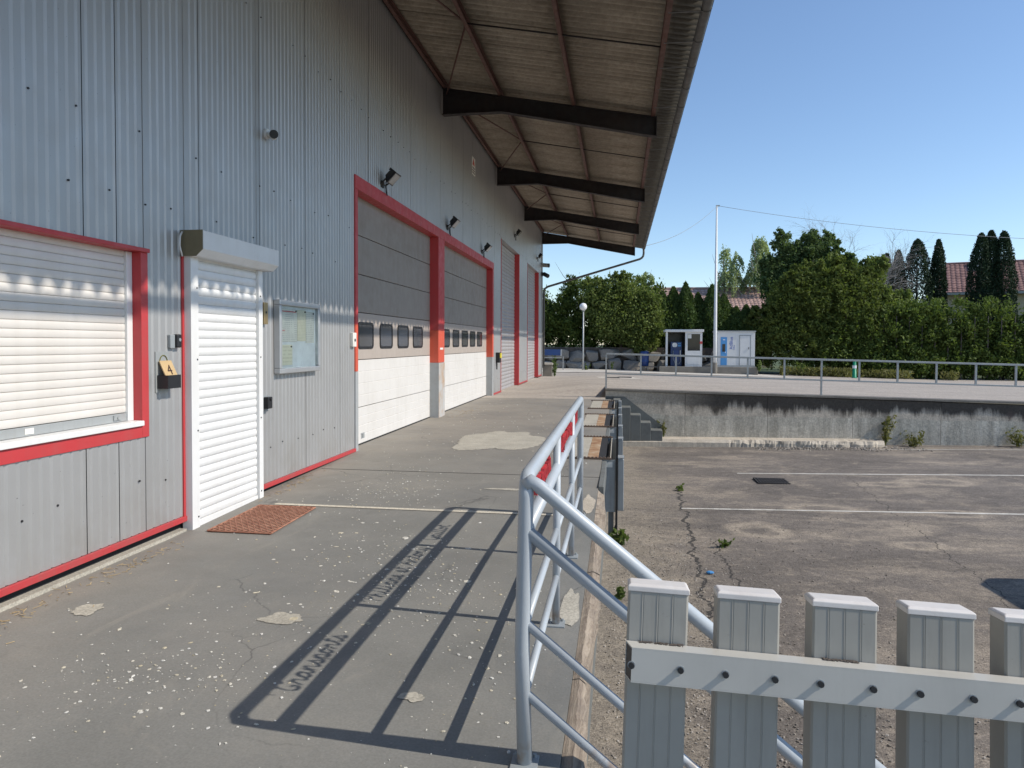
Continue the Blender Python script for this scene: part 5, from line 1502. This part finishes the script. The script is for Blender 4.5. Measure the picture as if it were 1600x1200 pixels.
# left hedge mass behind the boulder wall
g0 = random.Random(5)
cl = []
x = -12
while x < 3.2:
    cl.append((x,47.6+g0.uniform(-.3,.3),2.9+g0.uniform(-.1,.2),1.1,1.0,2.2+g0.uniform(-.25,.3))); x += 0.8
t = thing('hedge', 'dense dark green hedge rising behind the boulder wall on the left', 'hedge', (-4,47.6,0.5))
link('crown', crown(cl, 90000, 0.19, MT['lf_hedge'], 'crown', 31, sub=24, subr=0.36), t)
m = MB()
for q in cl: m.tube([(q[0],q[1],0.2),(q[0],q[1],4.6)],[0.07,0.02],6)
obj('stems', m, MT['bark'], t)
tree('conifer', 'small pointed young conifer sticking out above the left hedge', 'conifer', (-3.2,48,0.5), (-3.2,48,6.0), 0.07, [(-3.2,48,5.4,0.42,0.42,0.75),(-3.2,48,4.9,0.6,0.6,0.6)], 2600, 0.17, MT['lf_hedge'], 61)
tree('shrub_tree', 'bright green broad shrub bulging forward between lamp post and kiosk', 'shrub', (0.1,46.6,0.6), (0.1,46.6,4.6), 0.12,
     [(-0.5,46.3,3.6,1.7,1.3,2.0),(0.9,46.0,3.0,1.5,1.2,1.9),(1.5,45.7,1.9,1.1,0.8,1.2),(-1.2,46.6,4.6,1.2,1.0,1.1),(0.4,46.4,5.0,1.2,1.0,0.8),(1.7,46.0,3.9,0.8,0.8,0.9),(2.2,45.7,2.9,0.6,0.6,0.7)], 40000, 0.17, MT['lf_bright'], 33, sub=46, spikes=6)
tree('shrub_tree', 'wispy pale green sapling showing above the bright shrub', 'sapling', (1.5,48.2,0.5), (1.6,48.2,5.8), 0.06, [(1.5,48.2,5.2,0.7,0.6,0.7),(1.9,48.2,5.7,0.5,0.5,0.5)], 1500, 0.17, MT['lf_birch'], 34, sub=14)
# row of pointed thujas
def thuja(name, label, base, h, r, n, size, mat, seed, cat='conifer', group=None, pw=0.75, lean=0, taper=0.45):
    g = np.random.default_rng(seed); x0,y0,z0 = base
    t_ = g.random(n)**0.85; an = g.uniform(0,2*np.pi,n)
    prof = np.clip((1-t_)/taper,0,1)**pw*(0.78+0.22*np.clip(t_/0.15,0,1))
    lob = 1+0.13*np.sin(an*5+g.uniform(0,6))*np.sin(t_*17)+0.10*np.sin(an*3+t_*9)
    rad = r*prof*lob*(1-0.42*g.random(n)**1.8)
    P = np.stack([x0+rad*np.cos(an)+lean*t_, y0+rad*np.sin(an), z0+t_*h*(1+0.0*an)],1)+g.normal(size=(n,3))*0.03
    N = np.stack([np.cos(an)*0.6,np.sin(an)*0.6,np.full(n,1.5)],1)
    t = thing(name, label, cat, base, group)
    obj('trunk', MB().tube([(x0,y0,z0-0.3),(x0+lean*0.9,y0,z0+h*0.9)],[r*0.16,0.02],7), MT['bark'], t, smooth=True)
    link('crown', leaf_mesh('crown', P, N, size, mat, 0.42, 0, seed+5), t)
tx = [2.75,3.45,4.2,5.0,5.85,6.6,7.35,8.0]; th = [4.6,4.9,5.15,4.5,5.0,4.4,3.6,3.7]
tl = ['ragged thuja above the kiosk roof at the left end of the thuja row','thuja in the row just right of the bright shrub, second from its left end','tall pointed thuja directly above the fuel kiosk door panel','low thuja just left of the flagpole','pointed thuja just right of the flagpole','thuja standing above the white cabinet','low thuja in front of the pink tiled roof','last thuja of the row, beside the large dark bush']
for i,(x,h) in enumerate(zip(tx,th)):
    thuja('thuja_tree', tl[i], (x,47.3+0.2*(i%2),0.0), h+0.25, 0.98, 13000, 0.17, MT['lf_thuja'], 70+i, group='thuja row behind the kiosk', pw=0.85)
# big mixed bushes
tree('broadleaf_tree', 'tall dark leafy tree with ragged top left of the bare dead branches', 'tree', (11.8,49.6,0), (11.7,49.6,7.0), 0.2,
     [(10.4,49.4,6.3,0.9,1.0,1.2),(10.6,49.2,7.5,0.55,0.6,1.35),(11.2,49.3,6.9,0.6,0.8,1.2),(11.95,49.4,7.2,0.6,1.0,1.25),(12.7,49.5,6.6,0.7,0.9,1.2),(13.4,49.6,7.2,0.65,1.0,1.5),(14.8,49.6,6.2,0.8,0.8,1.1),(12.6,49.4,7.8,0.5,0.7,0.9),(9.7,49.3,5.9,0.7,0.8,1.1),(10.0,49,4.9,0.7,0.9,1.0),(12.0,49,4.7,2.0,1.2,1.6),(12.0,48.6,3,2.4,1.2,2.2)], 72000, 0.18, MT['lf_mid'], 41, sub=30, subr=0.30, spikes=6)
tree('broadleaf_tree', 'wide olive green bush in the middle of the hedge line, below the dead branches', 'bush', (12.2,46.8,0), (12.4,46.8,4.6), 0.16,
     [(10.0,46.4,3.2,1.0,0.9,2.2),(11.6,46.4,3.7,1.4,1.0,2.1),(13.2,46.3,3.9,1.4,1.0,1.8),(10.4,46.0,4.8,0.5,0.6,0.9),(11.3,46.5,5.2,1.0,0.8,1.1),(12.9,46.5,5.6,1.2,0.8,1.2),(14.3,46.6,5.2,1.0,0.8,1.1),(14.6,46.3,3.0,1.4,1.0,1.9),(11.4,45.9,1.4,2.4,0.7,1.4),(8.9,46.8,1.9,1.0,0.7,1.9)], 135000, 0.18, MT['lf_olive'], 42, sub=30, spikes=6)
tree('broadleaf_tree', 'paler loose bush between the olive bush and the dark cypresses', 'bush', (14.6,47.4,0), (14.6,47.4,5.2), 0.14,
     [(14.9,47.2,4.6,1.0,0.8,1.3),(16.0,47.1,4.0,1.0,0.8,1.2),(15.6,47.4,5.9,0.65,0.7,1.2),(17.0,47.0,3.5,0.9,0.8,1.0)], 21000, 0.19, MT['lf_bright'], 43, sub=26, spikes=6)
# long clipped hedge on the right
cl = []
x = 12.5
g1 = random.Random(8)
while x < 40:
    cl.append((x,46.2-(x-12)*0.05+g1.uniform(-.15,.15),1.7+g1.uniform(-.05,.15),0.95,0.9,2.3+g1.uniform(-.12,.28))); cl.append((x+0.3,45.75-(x-12)*0.05,0.3,0.8,0.7,0.85)); x += 0.7
t = thing('hedge', 'long dark clipped hedge along the right side of the raised yard', 'hedge', (24,45.8,-0.4))
link('crown', crown(cl, 210000, 0.19, MT['lf_hedge'], 'crown', 51, sub=24, subr=0.36), t)
m = MB()
for q in cl: m.tube([(q[0],q[1],-0.7),(q[0],q[1],3.2)],[0.06,0.02],6)
obj('stems', m, MT['bark'], t)
# cypresses in front of the house
cyl_ = [(20.3,53.2,8.75,1.0,'broad cypress at the left of the tall pair near the house gable'),(21.65,53.2,8.7,0.55,'slim cypress on the right of the tall pair near the house gable'),
        (24.35,53.2,9.1,0.80,'left cypress of the close trio before the red roof'),(25.05,53.4,9.3,0.72,'middle and tallest cypress of the close trio before the red roof'),(25.75,53.2,9.2,0.82,'right cypress of the close trio before the red roof'),
        (18.45,53.6,7.85,0.55,'lower left cypress of the small pair beside the pale bush'),(19.0,53.0,8.0,0.55,'right cypress of the small pair beside the pale bush')]
for i,(x,y,z,r_,lb) in enumerate(cyl_):
    thuja('cypress', lb, (x,y,0.3), z-0.3, r_, 15000, 0.15, MT['lf_cyp'], 90+i, cat='cypress', group='dark cypresses behind the hedge', pw=0.55, taper=0.36)
# birches far behind
def weeping(name, label, base, h, parts, seed):
    g = np.random.default_rng(seed); PP = []
    for (cx,cy,cz,rx,rz,ns) in parts:
        for k_ in range(ns):
            a = g.uniform(0,6.28); rr_ = g.random()**0.6; zt_ = cz+rz*(1-rr_**2)*g.uniform(0.3,1.0)
            L = g.uniform(0.6,1.7); m_ = 26
            s_ = np.linspace(0,1,m_)[:,None]
            st = np.array([[cx+rx*rr_*np.cos(a)*0.8, cy+rx*rr_*np.sin(a)*0.8, zt_]])
            PP.append(st + np.concatenate([0.3*np.cos(a)*np.sqrt(s_),0.3*np.sin(a)*np.sqrt(s_),0.25*np.sqrt(s_)-L*s_**1.3],1)+g.normal(size=(m_,3))*0.06)
    P = np.concatenate(PP)
    t = thing(name, label, 'birch', base, 'pale birches beyond the hedge')
    obj('trunk', trunk_mesh(base,(base[0],base[1],h),0.14,10,seed), MT['bark_dead'], t, smooth=True)
    link('crown', leaf_mesh('crown', P, np.zeros_like(P), 0.17, MT['lf_birch'], 0.6, 0.5, seed+3), t)
weeping('birch_tree','pale weeping birch just right of the flagpole, with two thin tips',(8.6,62,0),9.0,[(9.1,62,6.4,1.3,2.0,130),(8.7,62,8.5,0.35,1.3,26),(9.7,62,8.2,0.35,1.1,24)],101)
weeping('birch_tree','taller pale weeping birch between the flagpole and the dark leafy tree',(11.3,62,0),10.2,[(11.4,62,6.6,1.4,2.7,170),(11.5,62,9.1,0.65,1.5,80)],102)
# dead tree
def dead(base, seed):
    r_ = random.Random(seed); m = MB()
    def br(p, d, L, r0, lev):
        pts=[p]; q=p.copy(); dd=d.copy()
        for i in range(5):
            dd=(dd+Vector((r_.uniform(-.18,.18),r_.uniform(-.18,.18),r_.uniform(-.10,.12)-0.05*lev))).normalized(); q=q+dd*L/5; pts.append(q.copy())
        m.tube(pts,[r0*(1-0.75*i/5) for i in range(6)],5,caps=False)
        if lev<3:
            for i in range((9,7,5)[lev]):
                k_=r_.randint(2,5) if lev==0 else r_.randint(1,5); a=r_.uniform(0,6.28)
                nd=(dd*0.9+Vector((math.cos(a),math.sin(a)*0.6,0.35))*0.75).normalized()
                br(pts[k_], nd, L*r_.uniform(0.45,0.7), r0*0.45, lev+1)
    b=Vector(base)
    br(b+Vector((-0.9,0,5.0)),Vector((-0.1,0,1)).normalized(),3.3,0.04,0)
    br(b+Vector((0.4,0,4.3)),Vector((0.65,0,0.85)).normalized(),3.1,0.042,0)
    br(b+Vector((0.6,0,4.0)),Vector((0.85,0.1,0.65)).normalized(),3.1,0.04,0)
    m.tube([b,b+Vector((0.1,0,2.5)),b+Vector((-0.9,0,5.1))],[0.16,0.11,0.045],8)
    m.tube([b+Vector((0.1,0,2.5)),b+Vector((0.4,0,4.3)),b+Vector((0.6,0,4.05))],[0.1,0.07,0.05],7)
    t = thing('dead_tree','leafless grey tree with a fan of bare branches above the bushes','dead tree',base)
    obj('branches', m, MT['bark_dead'], t, recalc=False)
dead((15.6,50.8,0.0), 12)
struct('garden_lawn', grid([-200,-40,-9.5,0,10,20,40,90,300],[46.9,49,55,65,90,200,600], lambda x,y: zupper(x,y)+0.05), MT['lawn'], recalc=False)

# ------------------------------------------------------------------ houses
def tiled_slope(e0, e1, up_vec, L, rowh, tilew, mt):
    """overlapping tile rows from the eave e0-e1 up along up_vec"""
    e0, e1, uv = Vector(e0), Vector(e1), Vector(up_vec).normalized()
    al = (e1-e0); W_ = al.length; al.normalize(); nv = al.cross(uv)
    if nv.z < 0: nv = -nv
    m = MB(); nr, nc = int(L/rowh), int(W_/tilew)
    for r_ in range(nr):
        for c_ in range(nc):
            o_ = e0+al*(c_*tilew)+uv*(r_*rowh)
            t0,t1 = 0.035+random.uniform(0,.012), 0.004
            prof=[(0,0.0),(0.3,0.035),(0.6,0.035),(1.0,0.0)]
            lo=[o_+al*(tilew*p*0.985)+nv*(t0+q) for p,q in prof]; hi=[o_+al*(tilew*p*0.985)+uv*(rowh*1.08)+nv*(t1+q) for p,q in prof]
            lw=[o_+al*(tilew*p*0.985)+nv*0.0 for p,q in prof]
            m.add(lo+hi+lw,[(i,i+1,5+i,4+i) for i in range(3)]+[(8+i,9+i,1+i,i) for i in range(3)])
    return m
def house(label, p_left, p_right, zeave, zridge, depth, mt, rowh, tilew, sky_light=False, hip=0.0):
    L_, R_ = Vector((*p_left,0)), Vector((*p_right,0))
    al = (R_-L_); W_=al.length; al.normalize(); bk = Vector((-al.y,al.x,0))
    if bk.y < 0: bk = -bk
    t = thing('house', label, 'house', ((L_+R_)/2).to_tuple()[:2]+(0,))
    P = lambda s_,d_,z_: L_+al*s_+bk*d_+Vector((0,0,z_))
    m = MB()
    in_ = 0.5
    vs=[P(in_,in_,-1),P(W_-in_,in_,-1),P(W_-in_,depth-in_,-1),P(in_,depth-in_,-1),P(in_,in_,zeave),P(W_-in_,in_,zeave),P(W_-in_,depth-in_,zeave),P(in_,depth-in_,zeave),P(in_,depth/2,zridge-0.12),P(W_-in_,depth/2,zridge-0.12)]
    m.add(vs,[(0,1,5,4),(1,2,6,9,5),(2,3,7,6),(3,0,4,8,7)])
    obj('wall', m, MT['render_wall'], t)
    rise=zridge-zeave; sl=math.hypot(rise,depth/2)
    rf_m = MB(); rf_m.add([P(hip*0.2,0,zeave),P(W_,0,zeave),P(W_,depth/2,zridge),P(hip,depth/2,zridge),P(hip*0.2,depth,zeave),P(W_,depth,zeave)],[(0,1,2,3),(5,4,3,2),(0,3,4)])
    rf = obj('roof', rf_m, MT['tile_red'] if mt=='tile_red' else MT['tile_pink'], t)
    tm = tiled_slope(P(hip*0.25,0,zeave), P(W_,0,zeave), (P(0,depth/2,zridge)-P(0,0,zeave)), sl, rowh, tilew, mt)
    obj('roof_tiles', tm, MT[mt], rf, kind='stuff', recalc=False)
    m = MB(); m.tube([P(hip,depth/2,zridge+0.05),P(W_,depth/2,zridge+0.05)],0.10,8); obj('ridge', m, MT[mt], rf)
    m = MB(); m.obox(P(W_/2,-0.05,zeave-0.09),al,bk,(0,0,1),W_/2,0.06,0.09); obj('eave_board', m, MT['house_trim'], t)
    for s_ in (W_*0.3,W_*0.62):
        m = MB(); m.obox(P(s_,in_-0.02,zeave-1.2),al,bk,(0,0,1),0.55,0.03,0.6); w_=obj('window', m, MT['dkglass'], t)
        m = MB()
        for e_ in (-0.58,0.58): m.obox(P(s_+e_,in_-0.03,zeave-1.2),al,bk,(0,0,1),0.05,0.04,0.66)
        obj('window_frame', m, MT['cabin'], w_)
    if sky_light:
        uv=(P(0,depth/2,zridge)-P(0,0,zeave)).normalized(); nv=al.cross(uv); nv = nv if nv.z>0 else -nv
        c_=P(hip*0.2+3.2,0,zeave)+uv*sl*0.80
        m = MB(); m.obox(c_+nv*0.10,al,uv,nv,0.9,0.42,0.05); s2=obj('skylight', m, MT['house_trim'], rf)
        m = MB(); m.obox(c_+nv*0.155,al,uv,nv,0.8,0.34,0.006); obj('pane', m, MT['skylight'], s2)
        m = MB(); m.obox(c_+uv*0.62+nv*0.16,al,uv,nv,0.9,0.2,0.06); obj('skylight_cover', m, MT['truss'], s2)
    return t
house('house with a wide brick red tiled roof and skylight behind the cypresses on the right', (24.3,60.5), (36.6,56.0), 5.55, 8.15, 8.5, 'tile_red', 0.29, 0.33, True, 1.0)
house('house with a pinkish tiled roof peeping out behind the thuja row', (2.6,58.5), (12.5,58.5), 3.9, 6.15, 8.0, 'tile_pink', 0.33, 0.30)

# ------------------------------------------------------------------ weeds, ivy, grass
def weed(name, label, base, h, r, n, size, mat, seed, cat='weed', group=None):
    g = np.random.default_rng(seed); b = np.array(base)
    t = thing(name, label, cat, base, group)
    m = MB(); PP=[]
    for i in range(max(4,n//14)):
        a=g.uniform(0,6.28); rr_=r*g.random(); top=b+np.array([rr_*np.cos(a),rr_*np.sin(a),h*g.uniform(0.5,1.0)])
        m.tube([tuple(b),tuple(b*0.5+top*0.5+np.array([0,0,0.05*h])),tuple(top)],[0.006,0.005,0.002],4,caps=False)
        PP.append(b+(top-b)*g.uniform(0.25,1.05,(14,1))+g.normal(size=(14,3))*r*0.13)
    obj('stem', m, MT['lf_weed'], t)
    P=np.concatenate(PP); link('leaves', leaf_mesh('leaves', P, np.tile([0,0,0.6],(len(P),1)), size, MT[mat], 0.5, 0, seed), t)
weed('weed','leafy green weed at the foot of the nearest dock leveller leg',(0.05,9.25,zyard(0.05,9.25)),0.22,0.16,90,0.09,'lf_weed',1)
weed('weed','thin weed growing from the corner of the concrete steps',(1.22,19.8,-1.06),0.55,0.16,70,0.08,'lf_yellow',2)
weed('weed','tall straggly yellow green weed at the end of the low walkway',(6.85,19.75,zyard(6.85,19.75)),0.85,0.28,150,0.10,'lf_yellow',3)
weed('weed','spreading yellow flowered weed right of the low walkway end',(7.5,19.65,zyard(7.5,19.6)),0.38,0.45,160,0.09,'lf_yellow',4)
weed('weed','bushy yellow weed against the retaining wall near the right edge',(10.0,19.7,zyard(10,19.7)),0.5,0.4,180,0.09,'lf_yellow',5)
weed('weed','small weed patch in the asphalt beside the long crack',(1.15,13.1,zyard(1.15,13.1)),0.08,0.16,60,0.06,'lf_weed',6)
weed('weed','low green tuft at the crack near the middle of the lower yard',(1.35,9.3,zyard(1.35,9.3)),0.1,0.12,60,0.06,'lf_weed',7)
weed('weed','bright green weed at the right corner of the white cabinet',(7.95,42.6,-0.1),0.7,0.25,110,0.14,'lf_weed',8)
weed('weed','clump of tall weeds at the hedge foot right of the white cabinet',(10.6,44.3,zupper(10.6,44.3)),0.75,0.6,190,0.16,'lf_weed',9)
weed('weed','green tuft on the timber edging foot by the railing',(0.02,7.2,zyard(0,7.2)),0.12,0.12,60,0.07,'lf_weed',10)
weed('ivy','trailing ivy climbing beside the concrete block at the warehouse corner',(-2.98,33.6,-0.15),1.15,0.18,260,0.10,'lf_mid',11,'ivy')
weed('weed','tuft of weeds at the foot of the lamp post',(-1.95,43.1,-0.1),0.35,0.3,80,0.12,'lf_weed',12)
weed('weed','small weed on the pavement between lamp post and railing corner',(-0.4,43.4,-0.1),0.5,0.12,60,0.12,'lf_weed',13)
# rough grass at the hedge foot
g = np.random.default_rng(77); n = 5200
gx_ = g.uniform(9.5,19,n); gy_ = 44.4-(gx_-12)*0.05+g.normal(size=n)*0.28
keep = (np.sin(gx_*1.7)+np.sin(gx_*0.6+1)+g.normal(size=n)*0.5) > -0.4
gx_,gy_ = gx_[keep],gy_[keep]
P = np.stack([gx_,gy_,np.array([zupper(a,b) for a,b in zip(gx_,gy_)])+g.uniform(0.05,0.5,len(gx_))],1)
link('rough_grass', leaf_mesh('rough_grass', P, np.tile([0,0,1.6],(len(P),1)), 0.28, MT['lf_yellow'], 0.18, 0, 78), kind='stuff')

# ------------------------------------------------------------------ litter and gravel (stuff)
def flakes(name, n, area, size, mt, seed, fz, clusters, thick=0.3):
    g = random.Random(seed); m = MB()
    for i in range(n):
        if g.random() < 0.82 and clusters:
            c = g.choice(clusters); x=g.gauss(c[0],c[2]); y=g.gauss(c[1],c[3])
        else: x=g.uniform(area[0],area[1]); y=g.uniform(area[2],area[3])
        if not (area[0]<x<area[1] and area[2]<y<area[3]): continue
        r_ = size*(0.35+1.3*g.random()**2.6); z=fz(x,y)+0.001; k_=g.randint(4,6); a0=g.uniform(0,6.28); el=g.uniform(0.35,1.0)
        ps=[]
        for j in range(k_):
            a=6.283*j/k_; rr_=r_*g.uniform(0.6,1.2); p,q=rr_*math.cos(a),rr_*el*math.sin(a)
            ps.append((x+p*math.cos(a0)-q*math.sin(a0),y+p*math.sin(a0)+q*math.cos(a0)))
        tz=z+r_*thick; tl=g.uniform(-0.25,0.25)*r_
        b=len(m.v); m.v += [(p,q,z) for p,q in ps]+[(x+(p-x)*0.8,y+(q-y)*0.8,tz+tl*(j%2)) for j,(p,q) in enumerate(ps)]
        m.f += [tuple(b+k_+j for j in range(k_))]+[(b+j,b+(j+1)%k_,b+k_+(j+1)%k_,b+k_+j) for j in range(k_)]
    link(name, m.mesh(name, MT[mt], recalc=False), kind='stuff')
flakes('litter_flakes', 2000, (-3.4,-0.36,2.0,11.5), 0.0080, 'flake', 5, fd,
       [(-2.15,3.0,0.28,0.2),(-2.15,3.0,0.5,0.35),(-1.75,5.2,0.35,0.45),(-1.45,4.9,0.22,0.35),(-2.35,7.0,0.3,0.35),(-2.5,7.6,0.35,0.7),(-1.15,4.3,0.2,0.3),(-1.8,4.0,0.4,0.4),(-0.6,3.3,0.2,0.6)])
flakes('litter_flakes', 380, (-3.4,-0.3,9,19), 0.012, 'flake', 6, fd, [(-2.9,14,0.4,3),(-1.8,12,0.6,2)])
flakes('gravel', 15000, (-0.1,3.2,2.7,12), 0.0085, 'gravel', 7, zyard, [(0.35,5,0.35,1.6),(0.5,8,0.4,1.6),(1.4,5.0,0.8,1.0),(0.9,3.6,0.6,0.6)], 0.6)
flakes('gravel', 1500, (3.4,7.6,18.6,19.5), 0.022, 'gravel', 8, zyard, [(5,19.1,1.2,0.2)], 0.6)
flakes('litter_flakes', 60, (-3.2,-0.4,2.4,9), 0.022, 'flake', 15, fd, [(-2.1,4.1,0.45,0.5),(-1.9,5.3,0.5,0.5),(-1.0,4.8,0.4,0.6)], 0.15)
g = random.Random(9); m = MB()
for c in ((-3.42,3.55,0.05,0.35),(-3.40,4.6,0.05,0.3),(-3.35,2.9,0.08,0.4),(-3.45,7.4,0.05,0.4),(-3.2,15.3,0.15,0.5),(-3.2,25.8,0.3,0.5)):
    for i in range(70):
        x,y=g.gauss(c[0],c[2]),g.gauss(c[1],c[3]); a=g.uniform(0,6.28); L=g.uniform(0.015,0.05)
        x=max(XW+0.04,x); z=zdeck(y)+0.004
        m.tube([(x,y,z),(x+L*math.cos(a),y+L*math.sin(a),z+g.uniform(0.001,0.012))],0.0018,3,caps=False)
link('dry_straw', m.mesh('dry_straw', MT['drygrass'], recalc=False), kind='stuff')
